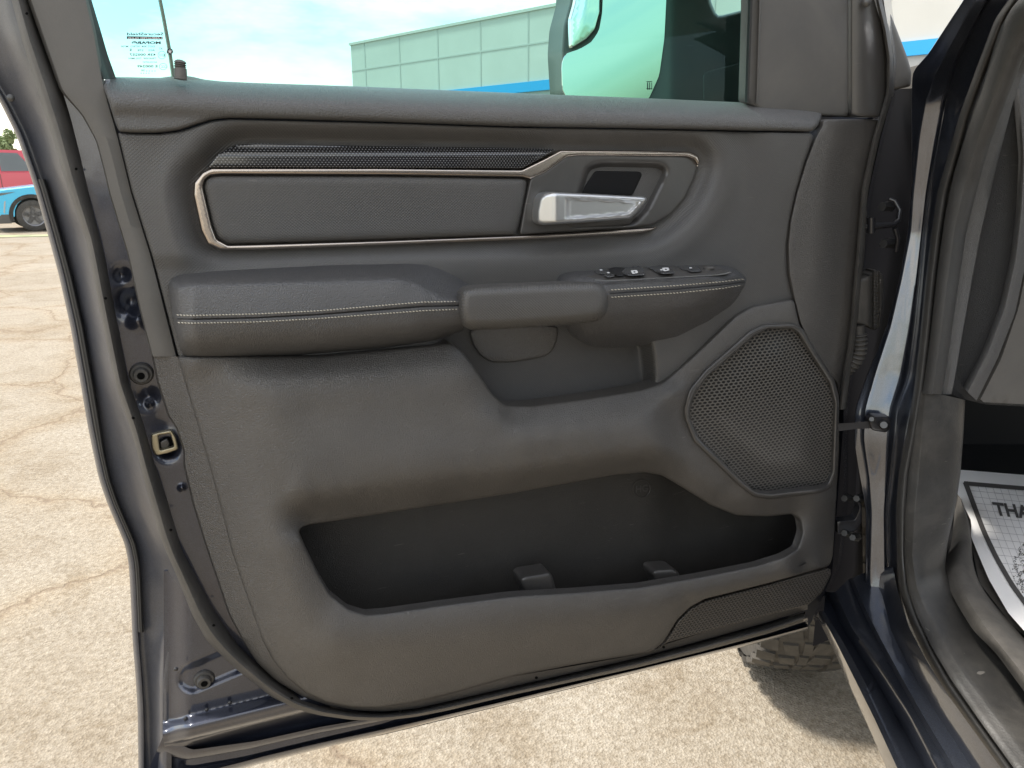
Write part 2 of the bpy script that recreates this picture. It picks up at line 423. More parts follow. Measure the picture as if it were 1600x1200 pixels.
def grille_mat(name, sx, sy, lo, hi, base, hole, rough=.4, bump=.8, rot=0):
    m = NT(name); u = m.n('ShaderNodeUVMap'); mp = m.n('ShaderNodeMapping'); mp.inputs['Scale'].default_value = (sx, sy, 1); mp.inputs['Rotation'].default_value = (0, 0, rot)
    m.l(u.outputs[0], mp.inputs[0]); s = m.n('ShaderNodeSeparateXYZ'); m.l(mp.outputs[0], s.inputs[0])
    fy = m.n('ShaderNodeMath', operation='FLOOR'); m.l(s.outputs[1], fy.inputs[0])
    hf = m.n('ShaderNodeMath', operation='MULTIPLY'); m.l(fy.outputs[0], hf.inputs[0]); hf.inputs[1].default_value = .5
    ax = m.n('ShaderNodeMath', operation='ADD'); m.l(s.outputs[0], ax.inputs[0]); m.l(hf.outputs[0], ax.inputs[1])
    sq = []
    for src in (ax.outputs[0], s.outputs[1]):
        a = m.n('ShaderNodeMath', operation='FRACT'); m.l(src, a.inputs[0])
        b = m.n('ShaderNodeMath', operation='SUBTRACT'); m.l(a.outputs[0], b.inputs[0]); b.inputs[1].default_value = .5
        c = m.n('ShaderNodeMath', operation='MULTIPLY'); m.l(b.outputs[0], c.inputs[0]); m.l(b.outputs[0], c.inputs[1]); sq.append(c.outputs[0])
    d = m.n('ShaderNodeMath', operation='ADD'); m.l(sq[0], d.inputs[0]); m.l(sq[1], d.inputs[1])
    h = ramp(m, d.outputs[0], [(lo, 0.0), (hi, 1.0)])
    m.l(mixc(m, h, hole, base), m.b.inputs['Base Color'])
    b = m.n('ShaderNodeBump', Strength=bump, Distance=.002); m.l(h, b.inputs['Height']); m.l(b.outputs[0], m.b.inputs['Normal'])
    m.set(Roughness=rough); return m
M['speaker'] = grille_mat('punched_speaker_mesh', 108, 195, .10, .17, (.105, .098, .09), (.005, .005, .005), .36, rot=math.radians(-3)).m
_t = grille_mat('glossy_dotted_black', 235, 380, .03, .06, (.008, .008, .009), (.20, .20, .21), .22, .0); _t.set(Coat_Weight=.8, Coat_Roughness=.08)
M['tweeter'] = _t.m
M['kick'] = grille_mat('dimpled_scuff_texture', 130, 200, .05, .14, (.080, .072, .064), (.020, .018, .016), .42, 1.0).m

def glass_mat():
    m = NT('green_tinted_glass'); m.t.nodes.remove(m.b)
    tr = m.n('ShaderNodeBsdfTransparent'); tr.inputs[0].default_value = (.45, .76, .70, 1)
    gl = m.n('ShaderNodeBsdfGlossy'); gl.inputs['Roughness'].default_value = .02; gl.inputs[0].default_value = (.8, .95, .95, 1)
    fr = m.n('ShaderNodeFresnel', IOR=1.25); mx = m.n('ShaderNodeMixShader')
    m.l(fr.outputs[0], mx.inputs[0]); m.l(tr.outputs[0], mx.inputs[1]); m.l(gl.outputs[0], mx.inputs[2]); m.l(mx.outputs[0], m.out.inputs[0])
    return m.m
M['glass'] = glass_mat()
M['mirror'] = basic('mirror_silvering', (.84, .74, .74), .03, metal=1)

def ground_mat():
    m = NT('worn_sandy_pavement'); co = m.n('ShaderNodeTexCoord'); O = co.outputs['Object']
    big = m.n('ShaderNodeTexNoise', Scale=.8, Detail=6.0, Roughness=.6); m.l(O, big.inputs['Vector'])
    c1 = ramp(m, big.outputs[0], [(.35, (.285, .252, .205)), (.65, (.34, .312, .268))])
    fine = m.n('ShaderNodeTexVoronoi', Scale=150.0); m.l(O, fine.inputs['Vector'])
    c2 = ramp(m, fine.outputs['Color'], [(0.0, (.74, .71, .67)), (.5, (.92, .91, .88)), (1, (1.08, 1.06, 1.02))])
    c = mixc(m, 1.0, c1, c2, 'MULTIPLY')
    blot = m.n('ShaderNodeTexNoise', Scale=3.4, Detail=8.0, Roughness=.7, Distortion=.8); m.l(O, blot.inputs['Vector'])
    c = mixc(m, 1.0, c, ramp(m, blot.outputs[0], [(.36, (.86, .82, .77)), (.5, (1, .99, .98)), (.7, (1.06, 1.05, 1.04))]), 'MULTIPLY')
    mid = m.n('ShaderNodeTexNoise', Scale=45.0, Detail=5.0, Roughness=.7); m.l(O, mid.inputs['Vector'])
    c = mixc(m, 1.0, c, ramp(m, mid.outputs[0], [(.3, (.66, .62, .56)), (.62, (1.05, 1.05, 1.05))]), 'MULTIPLY')
    nn = m.n('ShaderNodeTexNoise', Scale=1.6, Detail=5.0, Roughness=.65); m.l(O, nn.inputs['Vector'])
    ma = m.n('ShaderNodeVectorMath', operation='MULTIPLY_ADD'); m.l(nn.outputs['Color'], ma.inputs[0]); ma.inputs[1].default_value = (.6,) * 3; m.l(O, ma.inputs[2])
    cr_ = m.n('ShaderNodeTexVoronoi', Scale=.5, feature='DISTANCE_TO_EDGE'); m.l(ma.outputs[0], cr_.inputs['Vector'])
    ck = ramp(m, cr_.outputs[0], [(0, 0.3), (.003, .5), (.009, 1.0)])
    bandc = ramp(m, cr_.outputs[0], [(0, (.96, .90, .82)), (.04, (.99, .97, .94)), (.10, (1, 1, 1))])
    c = mixc(m, 1.0, c, bandc, 'MULTIPLY'); c = mixc(m, ck, (.16, .12, .085), c)
    m.l(c, m.b.inputs['Base Color']); m.set(Roughness=.9); m.b.inputs['Specular IOR Level'].default_value = .2
    hh = m.n('ShaderNodeMath', operation='ADD'); m.l(mid.outputs[0], hh.inputs[0]); m.l(fine.outputs['Distance'], hh.inputs[1])
    h2 = m.n('ShaderNodeMath', operation='MULTIPLY_ADD'); m.l(ck, h2.inputs[0]); h2.inputs[1].default_value = 2.0; m.l(hh.outputs[0], h2.inputs[2])
    b = m.n('ShaderNodeBump', Strength=.55, Distance=.007); m.l(h2.outputs[0], b.inputs['Height']); m.l(b.outputs[0], m.b.inputs['Normal'])
    return m.m
M['ground'] = ground_mat()

# ------------------------------------------------------------------ the setting: ground, grass verge
S = 900
g = mk('ground', [(-S, -S, 0), (S, -S, 0), (S, S, 0), (-S, S, 0)], [(0, 1, 2, 3)], M['ground'], smooth=False); struct(g)
grm = basic('dry_grass', (.26, .28, .15), .9, var=.4, vscale=3, bump=.5, bscale=30)
gp = PZ(np.array([-260, 110, 115, -260]), np.array([375, 368.5, 366, 370]), np.full(4, .01))
gr = mk('grass_verge', gp, [(0, 1, 2, 3)], grm, smooth=False); struct(gr, 'stuff')

# ------------------------------------------------------------------ building beyond the door
def building():
    wallm = NT('pale_panel_wall'); wallm.set(Roughness=.55)
    co = wallm.n('ShaderNodeTexCoord'); n1 = wallm.n('ShaderNodeTexNoise', Scale=.6, Detail=5.0); wallm.l(co.outputs['Object'], n1.inputs['Vector'])
    wallm.l(ramp(wallm, n1.outputs[0], [(.3, (.49, .49, .46)), (.7, (.54, .54, .51))]), wallm.b.inputs['Base Color'])
    whit = basic('white_fascia', (.78, .76, .70), .5); blue = basic('blue_band', (.02, .33, .70), .45); grey = basic('grey_lower_wall', (.42, .43, .43), .6, var=.06, vscale=1)
    joint = basic('panel_joint', (.44, .45, .43), .7)
    a = math.radians(-46.8); u = np.array([math.sin(a), math.cos(a), 0])         # towards the far corner
    r = rays(555, 200); C0 = CP + r * (34 / math.hypot(r[0], r[1])); C0[2] = 0
    o = thing('dealership_building', 'long pale panelled building with a blue stripe seen through the door window', 'building', tuple(C0))
    # wall runs from the far corner towards and past the camera's right
    n = np.array([-u[1], u[0], 0]);  n = n if n @ (CP - C0) < 0 else -n       # n points away from the camera (into the building)
    Lw = 60.; H = 6.48
    def q(s, z, dep=0): return C0 - u * s + n * dep + np.array([0, 0, z])
    def slab(nm, s0, s1, z0, z1, dep0, dep1, mat):
        V = [q(s, z, dd) for dd in (dep0, dep1) for s, z in ((s0, z0), (s1, z0), (s1, z1), (s0, z1))]
        F = [(0, 1, 2, 3), (7, 6, 5, 4), (0, 4, 5, 1), (1, 5, 6, 2), (2, 6, 7, 3), (3, 7, 4, 0)]
        return mk(nm, V, F, mat, o, smooth=False)
    slab('wall', 0, Lw, 4.34, H, 0, 22, wallm.m)
    slab('lower_wall', 0, Lw, 0, 4.03, 0.05, 22, grey)
    slab('blue_stripe', -.05, Lw, 4.03, 4.34, -.06, 22.05, blue)
    slab('parapet_cap', -.05, Lw, H, H + .09, -.05, 22.05, wallm.m)
    # panel joints
    parts = []
    for k in range(0, 26): parts.append(slab('joint', .92 + k * 2.25, .98 + k * 2.25, 4.34, H, -.012, 0, joint))
    parts.append(slab('joint', 0, Lw, 5.47, 5.52, -.014, 0, joint))
    join('panel_joints', parts, o)
    # door bay on the lower wall
    for k in range(3):
        slab('bay_door', 20 + k * 6, 23.6 + k * 6, 0, 3.4, -.03, .05, whit)
building()

# ------------------------------------------------------------------ parked vehicles and tree at the left
def car(name, label, px, pz_y, yaw, col, L=4.7, W=1.9, H=1.68, R=.385, hood=1.08, truck=False, sc=1.0):
    p = PZ(np.array([px]), np.array([pz_y]), np.zeros(1))[0]
    paintm = basic(name + '_paint', col, .3, coat=.8); glassm = basic('dark_car_glass', (.26, .29, .30), .08, spec=.8); clad = basic('grey_cladding', (.09, .085, .08), .7)
    fx = L / 2 - .85; rx = -L / 2 + .8         # wheel centres
    # px/pz_y is the ground point of the near front wheel
    fwd = np.array([math.sin(yaw), math.cos(yaw), 0]); left = np.array([-fwd[1], fwd[0], 0])
    org = p - fwd * fx - left * (W / 2 - .1)
    o = thing(name, label, 'car' if not truck else 'pickup truck', tuple(org), 'vehicles parked across the lot')
    def w(x, y, z): return org + fwd * x + left * y + np.array([0, 0, z])
    def arch(cx, r, n=10): return [(cx + r * math.cos(t), R + r * math.sin(t)) for t in np.linspace(0, math.pi, n)][::-1]
    g0 = .24 + (.15 if truck else 0)
    bot = [(-L / 2 + .05, g0 + .1)] + [(x, z) for x, z in arch(rx, R + .09)] + [(x, z) for x, z in arch(fx, R + .09)] + [(L / 2 - .08, g0)]
    top = [(L / 2, g0 + .3), (L / 2 - .02, hood - .28), (L / 2 - .2, hood - .05), (L / 2 - 1.15, hood + .06), (-L / 2 + .1, hood + .10), (-L / 2, hood - .1), (-L / 2, g0 + .25)]
    prof = np.array([(x, max(z, g0)) for x, z in bot] + top)
    cen = np.array([0, .65]); V = []; F = []
    secs = [(-W / 2, .97), (-W / 2 + .02, .985), (-W / 2 + .1, 1.0), (W / 2 - .1, 1.0), (W / 2 - .02, .985), (W / 2, .97)]
    n = len(prof)
    for y, s in secs:
        for x, z in prof:
            V.append(w(x * s, y, (z - .6) * (s if z > .8 else 1) + .6))
    for i in range(len(secs) - 1):
        for j in range(n):
            a = i * n + j; b = i * n + (j + 1) % n; F.append((a, b, b + n, a + n))
    F += [tuple(range(n))[::-1], tuple((len(secs) - 1) * n + k for k in range(n))]
    mk('body', V, F, paintm, o, sharp=30)
    # greenhouse
    xf = L / 2 - 1.2; xr = -L / 2 + (.25 if not truck else 2.1)
    gh = [(xf, hood + .02), (xf - .75, H - .05), (xf - 1.0, H), (xr + .45, H - .01), (xr, hood + .04)]
    V = []; F = []
    for y, s in ((-W / 2 + .06, 0), (W / 2 - .06, 0)):
        for x, z in gh:
            t = (z - hood) / (H - hood); V.append(w(x, y * (1 - .16 * max(t, 0)), z))
    m_ = len(gh)
    for j in range(m_):
        F.append((j, (j + 1) % m_, (j + 1) % m_ + m_, j + m_))
    F += [tuple(range(m_))[::-1], tuple(range(m_, 2 * m_))]
    mk('cabin', V, F, paintm, o, smooth=False)
    for sg in (-1, 1):
        def gw(x, z, e=.012):
            t = (z - hood) / (H - hood); return w(x, sg * ((W / 2 - .06) * (1 - .16 * t) + e), z)
        splits = [(xf - .14, xf - .82, (xf - 1.35), (xf - 1.35)), ((xf - 1.43), (xf - 1.43), xr + .62, xr + .2)]
        a0 = [gw(xf - .16, hood + .09), gw(xf - .80, H - .1), gw(xf - 1.38, H - .09), gw(xf - 1.38, hood + .09)]
        a1 = [gw(xf - 1.46, hood + .09), gw(xf - 1.46, H - .09), gw(xr + .62, H - .1), gw(xr + .25, hood + .1)]
        for q in (a0, a1): mk('window', q, [(0, 1, 2, 3), (3, 2, 1, 0)], glassm, o, smooth=False)
        tube('wing_mirror', [w(xf - .35, sg * (W / 2 + .02), hood + .12), w(xf - .33, sg * (W / 2 + .28), hood + .16)], [.07, .1], paintm if not truck else clad, o, seg=8)
        # head lamp
        mk('headlight', [w(L / 2 - .03, sg * (W / 2 - .45), hood - .18), w(L / 2 - .16, sg * (W / 2 + .004), hood - .13), w(L / 2 - .55, sg * (W / 2 + .006), hood - .10), w(L / 2 - .16, sg * (W / 2 + .004), hood - .2)], [(0, 1, 2, 3), (3, 2, 1, 0)], glassm, o, smooth=False)
        mk('fog_lamp', [w(L / 2 - .12, sg * (W / 2 - .04), hood - .3), w(L / 2 - .3, sg * (W / 2 + .006), hood - .32), w(L / 2 - .24, sg * (W / 2 + .006), hood - .62), w(L / 2 - .12, sg * (W / 2 - .02), hood - .5)], [(0, 1, 2, 3), (3, 2, 1, 0)], glassm, o, smooth=False)
        for cx in (fx, rx):
            # cladding ring round the arch
            V = []; F = []
            for t in np.linspace(-.25, math.pi + .25, 18):
                for r_ in (R + .06, R + .15): V.append(w(cx + r_ * math.cos(t), sg * (W / 2 + .012), R + r_ * math.sin(t)))
            F = [(2 * i, 2 * i + 1, 2 * i + 3, 2 * i + 2) for i in range(17)]; F += [f[::-1] for f in F]
            mk('wheel_arch', V, F, clad, o, smooth=False)
            c = w(cx, sg * (W / 2 - .11), R); ax = left * sg
            wheel('wheel', c, ax, fwd, R, .22, o)
    for sg in (-1, 1):
        fb = [w(fx + R + .12, sg * (W / 2 + .012), g0 - .02), w(L / 2 - .02, sg * (W / 2 + .006), g0 - .02), w(L / 2 + .005, sg * (W / 2 - .01), g0 + .2), w(fx + R + .1, sg * (W / 2 + .012), g0 + .2)]
        mk('bumper_cladding', fb, [(0, 1, 2, 3), (3, 2, 1, 0)], clad, o, smooth=False)
        dl = [w(xf - 1.42, sg * (W / 2 + .008), g0 + .1), w(xf - 1.405, sg * (W / 2 + .008), g0 + .1), w(xf - 1.405, sg * (W / 2 + .006), hood), w(xf - 1.42, sg * (W / 2 + .006), hood)]
        mk('door_gap', dl, [(0, 1, 2, 3), (3, 2, 1, 0)], clad, o, smooth=False)
    ub = [w(a, b, c) for c in (g0 - .02, R + .55) for a, b in ((rx - .5, -W / 2 + .3), (fx + .5, -W / 2 + .3), (fx + .5, W / 2 - .3), (rx - .5, W / 2 - .3))]
    mk('underbody', ub, [(0, 3, 2, 1), (4, 5, 6, 7), (0, 1, 5, 4), (1, 2, 6, 5), (2, 3, 7, 6), (3, 0, 4, 7)], M['black'], o, smooth=False)
    s_ = boxish = [w(-L / 2 + 1.2, W / 2 + .01, g0), w(fx - .5, W / 2 + .01, g0), w(fx - .5, W / 2 + .01, g0 + .14), w(-L / 2 + 1.2, W / 2 + .01, g0 + .14)]
    mk('sill_cladding', s_, [(0, 1, 2, 3), (3, 2, 1, 0)], clad, o, smooth=False)
    bb = [w(L / 2 + .01, -W / 2 + .1, g0), w(L / 2 + .01, W / 2 - .1, g0), w(L / 2 + .015, W / 2 - .1, g0 + .28), w(L / 2 + .015, -W / 2 + .1, g0 + .28)]
    mk('grille', bb, [(0, 1, 2, 3), (3, 2, 1, 0)], clad, o, smooth=False)
    return o, w
TYR = basic('car_tyre', (.055, .052, .048), .8, var=.3, vscale=20); RIM = basic('grey_rim', (.20, .20, .21), .35, metal=.7)
def wheel(name, c, ax, fwd, R, W, parent):
    up = np.array([0, 0, 1.0]); V = []; F = []; n = 36
    prof = [(-W / 2, R * .66), (-W / 2, R * .9), (-W / 2 * .8, R), (W / 2 * .8, R), (W / 2, R * .9), (W / 2, R * .66), (W / 2 - .03, R * .62), (W / 2 - .06, R * .2), (W / 2 - .05, 0.001)]
    for k in range(n):
        t = 2 * math.pi * k / n; dr = fwd * math.cos(t) + up * math.sin(t)
        for a, r in prof[:6]: V.append(c + ax * a + dr * r)
    for k in range(n):
        for j in range(5):
            a = k * 6 + j; b = ((k + 1) % n) * 6 + j; F.append((a, b, b + 1, a + 1))
    o = mk(name, V, F, TYR, parent)
    V = []; F = []
    for k in range(n):
        t = 2 * math.pi * k / n; dr = fwd * math.cos(t) + up * math.sin(t)
        for a, r in ((W / 2 - .005, R * .67), (W / 2 - .02, R * .6), (W / 2 - .08, R * .58), (W / 2 - .09, .0)): V.append(c + ax * a + dr * r)
    for k in range(n):
        for j in range(3):
            a = k * 4 + j; b = ((k + 1) % n) * 4 + j; F.append((a, b, b + 1, a + 1))
    for k in range(5):
        t = 2 * math.pi * k / 5 + .3; dr = fwd * math.cos(t) + up * math.sin(t); tt = np.cross(ax, dr); b0 = len(V)
        for r, hw in ((.03, .05), (R * .63, .035)):
            for s in (-1, 1): V.append(c + ax * (W / 2 - .02) + dr * r + tt * hw * s)
        F.append((b0, b0 + 1, b0 + 3, b0 + 2)); F.append((b0 + 2, b0 + 3, b0 + 1, b0))
    mk('rim', V, F, RIM, o)
    return o
car('blue_car', 'bright blue small crossover with grey wheel arch cladding parked in front of the red pickup', 57, 361, math.radians(-128), (.06, .46, .72))
rc, rw = car('red_pickup', 'bright red pickup with black wing mirror parked behind the blue car', -95, 346, math.radians(-128), (.52, .04, .07), L=5.9, W=2.1, H=2.12, R=.44, hood=1.38, truck=True)
def far_tree(px, py, h, r, label):
    p = PZ(np.array([px]), np.array([py]), np.zeros(1))[0]
    o = thing('tree', label, 'tree', tuple(p)); bark = basic('bark', (.12, .09, .06), .9); leaf = basic('far_leaves', (.24, .30, .15), .8, var=.3, vscale=2)
    tube('trunk', [p, p + [.1, 0, h * .3], p + [0, .1, h * .6]], [.22, .16, .08], bark, o)
    V = []; F = []
    cl = [(rng.normal(0, .5 * r), rng.normal(0, .5 * r), h * (.35 + .62 * rng.random()), r * (.25 + .3 * rng.random())) for _ in range(16)]
    for cx, cy, cz, cr0 in cl:
        for _ in range(170):
            v = rng.normal(size=3); v /= np.linalg.norm(v); q = p + np.array([cx, cy, cz]) + v * cr0 * rng.random() ** .4
            a = rng.normal(size=3); a /= np.linalg.norm(a); b = np.cross(a, rng.normal(size=3)); b /= np.linalg.norm(b); s_ = .16 + .12 * rng.random(); k = len(V)
            V += [q - a * s_, q - b * s_ * .5, q + a * s_, q + b * s_ * .5]; F.append((k, k + 1, k + 2, k + 3))
    mk('crown', V, F, leaf, o, smooth=False)
far_tree(22, 290, 5.0, 1.5, 'small pale green tree rising behind the red pickup')

# ------------------------------------------------------------------ the pickup truck
TR = thing('pickup_truck', 'dark blue pickup with its front door wide open showing the black inner door panel', 'pickup truck', (0.7, 1.9, 0))

# -- image polylines of the door's rear edge (x, y)
SIL = [(-230, -260), (-150, -100), (-60, 60), (0, 160), (25, 210), (53, 290), (75, 367), (92, 430), (110, 510), (126, 600), (136, 660), (145, 705), (155, 750), (167, 785), (182, 820), (195, 850), (201, 880), (203, 910), (207, 1000), (212, 1060), (215, 1110), (217, 1260)]
WL = [(-50, -260), (-18, -120), (18, 0), (32, 55), (62, 152), (82, 212), (100, 275), (110, 305), (135, 375), (150, 455), (180, 600), (207, 680), (225, 750), (250, 840), (276, 900), (300, 960), (322, 1000), (347, 1025), (370, 1047), (400, 1070), (425, 1090), (460, 1108), (500, 1118), (550, 1125), (600, 1126), (650, 1120), (700, 1110), (800, 1086), (900, 1064), (1000, 1042), (1100, 1017), (1200, 990), (1255, 972)]
WR = [(-20, -260), (10, -120), (45, 0), (60, 50), (94, 140), (108, 185), (122, 240), (136, 300), (162, 400), (175, 470), (199, 595), (222, 660), (240, 725), (262, 790), (282, 860), (305, 903), (335, 960), (370, 1010), (398, 1036), (430, 1064), (470, 1090), (510, 1105), (555, 1113), (600, 1115), (650, 1110), (700, 1099), (800, 1076), (900, 1053), (1000, 1030), (1100, 1004), (1200, 976), (1258, 957)]
TL = [(-24, -260), (6, -120), (43, 0), (94, 142), (128, 180), (150, 220), (162, 265), (170, 300), (200, 400), (217, 480), (237, 557)]
TRR = [(75, -260), (105, -120), (138, 0), (150, 50), (162, 122), (172, 165), (183, 205), (206, 300), (237, 400), (260, 490), (277, 557)]
FL = [(237, 557), (246, 600), (262, 650), (275, 668), (287, 705), (286, 725), (300, 785), (320, 850), (337, 900), (357, 960), (380, 1002), (402, 1036), (432, 1064), (472, 1088), (512, 1102), (557, 1110), (600, 1112), (650, 1107), (700, 1096), (800, 1073), (900, 1050), (1000, 1027), (1100, 1000), (1200, 972), (1262, 952)]
ME = [(277, 557), (290, 600), (305, 650), (325, 720), (347, 800), (362, 860), (375, 900), (396, 960), (410, 1000), (427, 1032), (450, 1060), (480, 1084), (510, 1097), (550, 1105), (590, 1106), (650, 1097), (700, 1085), (800, 1057), (900, 1040), (1017, 1019), (1035, 1008), (1100, 988), (1200, 960), (1262, 945)]
def off(P, dx, dy=0): return [(p[0] + dx, p[1] + dy) for p in P]
def lerp(A, B, t, n=70):
    a = resamp(A, n=n); b = resamp(B, n=n); return a * (1 - t) + b * t

# door: the painted steel shell
def yv(P, y):    # x of polyline at image row y
    P = np.asarray(P, float); return np.interp(y, P[:, 1], P[:, 0])
ys = np.array([-250, -120, 0, 60, 120, 160, 210, 275, 300, 367, 430, 510, 600, 660, 705, 750, 785, 820, 850, 880, 910, 955, 1000, 1060, 1110, 1170, 1250])
sx_ = yv(SIL, ys)
def row(xf, d, yy=ys): return [(float(xf(y)), float(y), d) for y in yy]
wl = lambda y: yv(WL[:16], y) if y < 960 else 300 + (y - 960) * .0 + (262 - 300) * smst((y - 960) / 60)
pleft = [row(lambda y: yv(SIL, y) + 1, -.118), row(lambda y: yv(SIL, y), -.105), row(lambda y: yv(SIL, y) + 4, -.094), row(lambda y: yv(SIL, y) + 9, -.092),
         row(lambda y: yv(SIL, y) + 11, -.099), row(lambda y: yv(SIL, y) + 20, -.099),
         row(lambda y: yv(SIL, y) + .50 * (wl(y) - yv(SIL, y)) + 4, -.086), row(lambda y: yv(SIL, y) + .86 * (wl(y) - yv(SIL, y)), -.058), [(float(wl(y)) + 6, float(y), -.030 - .028 * float(smst((y - 930) / 60))) for y in ys]]
o1 = loft('s', pleft, M['paintdusty'], s=8, n=160, sub=3, flip=True)
# lower corner panel of the shell (between the weatherstrip and the bottom hem)
def corner_d(x, y, e):
    d = np.full(len(x), -.034)
    d -= .024 * smst((300 - x) / 42)
    # oval recess with the rubber stop
    a = np.array([300., 1060.]); b = np.array([430., 1005.]); ab = b - a
    t = np.clip(((x - a[0]) * ab[0] + (y - a[1]) * ab[1]) / (ab @ ab), 0, 1); q = np.hypot(x - a[0] - t * ab[0], y - a[1] - t * ab[1])
    d -= .010 * smst((26 - q) / 14)
    # rolled ledge at the bottom
    yl = 1128 - (x - 290) * .245; v = (y - yl)
    d += .020 * smst((v + 12) / 20) - .05 * smst((v - 22) / 26)
    d += .004 * smst(1 - np.abs(v - 12) / 10)
    return d
cp = [(256, 890), (290, 900), (330, 975), (360, 1015), (420, 1060), (470, 1088), (520, 1104), (590, 1118), (640, 1116), (600, 1130), (480, 1158), (380, 1182), (300, 1196), (262, 1190), (254, 1150), (256, 1000)]
o2 = relief('s', cp, corner_d, M['paint'], step=3, s=5, back=.01, sharp=85)
# inner steel strip between weatherstrip and trim
si_a = [(94, 138), (108, 185), (122, 240), (136, 300), (162, 400), (175, 470), (199, 595), (222, 660), (240, 725), (262, 790), (282, 860), (305, 903), (335, 960), (370, 1010), (398, 1036)]
si_b = [(102, 140), (134, 180), (156, 220), (168, 265), (176, 300), (206, 400), (223, 480), (243, 560), (252, 600), (268, 650), (293, 705), (306, 785), (328, 850), (345, 900), (404, 1037)]
def steel_d(x, y, e):
    d = np.full(len(x), -.03)
    for cx, cy, r, h in ((205, 470, 22, -.018), (215, 500, 14, .01), (232, 620, 18, -.010), (262, 700, 16, -.02), (234, 630, 6, .012), (262, 660, 26, -.006), (284, 762, 5, .007), (190, 430, 12, -.01)):
        d += h * np.exp(-((x - cx) ** 2 + (y - cy) ** 2) / (2 * (r * .6) ** 2))
    return d
o3 = relief('s', off(si_a, -4) + off(si_b, 4)[::-1], steel_d, M['paint'], step=2.5, s=2, back=.0, sharp=85)
# bottom hem: runs along the lower edge of the door
bh_a = [(213, 1130), (250, 1168), (300, 1178), (400, 1163), (500, 1139), (600, 1122), (700, 1105), (800, 1084), (900, 1062), (1000, 1040), (1100, 1014), (1200, 987), (1262, 968)]
bh_b = [(216, 1240), (250, 1236), (300, 1224), (400, 1195), (500, 1170), (600, 1147), (700, 1122), (800, 1098), (900, 1073), (1000, 1049), (1100, 1025), (1200, 1001), (1262, 985)]
bh_a2 = [(255, 1150), (300, 1172), (400, 1158), (500, 1136), (600, 1119), (700, 1102), (800, 1081), (900, 1059), (1000, 1037), (1100, 1011), (1200, 984), (1262, 965)]
o4 = band('s', bh_a2, bh_b, [(0, -.05), (.2, -.052), (.3, -.072), (.55, -.078), (.68, -.070), (.72, -.062), (.85, -.064), (1, -.085), (1.0, -.1)], M['paint'], n=120)
# front (hinge side) end of the door, dark
o5 = loft('s', [[(1395, -250, -.02), (1380, 0, -.02), (1397, 90, -.02), (1394, 150, -.02), (1376, 215, -.02), (1357, 300, -.02), (1342, 430, -.02), (1330, 560, -.02), (1318, 640, -.02), (1318, 790, -.02), (1310, 880, -.02), (1270, 965, -.02)],
                [(1400, -250, -.09), (1392, 0, -.09), (1405, 90, -.09), (1400, 150, -.09), (1382, 215, -.09), (1364, 300, -.09), (1350, 430, -.09), (1338, 560, -.09), (1326, 640, -.09), (1325, 790, -.09), (1316, 880, -.09), (1275, 975, -.09)]], M['paint'], n=80, s=6)
# outer skin, a closed sheet on the far side
skin = [(20, 172), (90, 367), (142, 600), (178, 750), (200, 820), (216, 900), (226, 1225), (600, 1148), (1262, 985), (1300, 900), (1330, 500), (1370, 180), (1000, 165), (500, 150), (100, 135)]
o6 = relief('s', skin, -.115, M['paint'], step=30, s=4, back=.004)
door = join('door', [o1, o2, o3, o4, o5, o6], TR, label='opened front door with dark blue painted inner steel')

# window frame above the belt: head rail (out of the picture, over the glass)
o7 = band('window_frame', [(-60, -330), (500, -330), (1100, -250), (1400, -190)], [(-40, -240), (500, -240), (1100, -170), (1395, -120)], [(0, -.1), (0, -.03), (.5, -.01), (1, -.03), (1, -.1)], M['matte'], TR, n=30)

# rubber edge seal on the rear hem
def sil_off(y, k): return yv(SIL, y) + k
yy = np.array([280, 300, 330, 367, 430, 510, 600, 660, 705, 750, 785, 820, 850, 880, 910, 955, 988])
A = [(sil_off(y, 9), y) for y in yy]; B = [(sil_off(y, 21 if y < 700 else 18), y) for y in yy]
band('edge_seal', A, B, [(0, -.094), (.12, -.090), (.3, -.088), (.5, -.0885), (.7, -.088), (.9, -.090), (1, -.099)], M['rubberclean'], TR, n=100, flip=True)
# main weatherstrip with its little vent holes
ws = band('weatherstrip', WL, WR, [(0, -.03), (.06, -.010), (.22, .000), (.4, .004), (.55, .002), (.7, -.004), (.84, -.010), (1, -.024), (1.08, -.03)], M['rubber'], TR, n=260, s=5, flip=True)
for hx, hy in ((42, 21), (119, 264), (165, 466), (208, 653), (267, 828), (334, 977), (456, 1091), (838, 1059), (1037, 1011), (625, 1111)):
    th = np.linspace(0, 2 * math.pi, 11)[:-1]
    mk('vent_hole', PD(hx + 2.6 * np.cos(th), hy + 2.2 * np.sin(th), np.full(10, .0075)), [tuple(range(10))[::-1]], M['hole'], ws, smooth=False)
# right vertical run of weatherstrip on hinge side
WRr = [(1352, -250), (1366, -60), (1374, 0), (1385, 45), (1392, 90), (1391, 145), (1380, 182), (1370, 215), (1360, 260), (1352, 300), (1344, 400), (1337, 480), (1331, 540), (1323, 585), (1316, 640)]
band('weatherstrip', off(WRr, -7), off(WRr, 5), [(0, -.02), (.15, .0), (.45, .006), (.75, .0), (1, -.03), (1.1, -.05)], M['rubber'], TR, n=120, s=5, flip=True)

# matte frame trim on the rear upright
band('frame_trim', TL, TRR, [(0, -.03), (.0, -.010), (.06, -.004), (.5, .0), (.95, -.004), (1, -.010), (1, -.03)], M['matte'], TR, n=120, s=5, flip=True)
band('glass_run_channel', [(66, -260), (96, -120), (129, 0), (141, 50), (151, 90), (162, 124)], [(82, -260), (112, -120), (143, 0), (158, 50), (168, 85), (182, 124)], [(0, -.006), (.4, -.014), (.5, -.02), (1, -.026), (1, -.04)], M['rubberclean'], TR, n=40, flip=True)
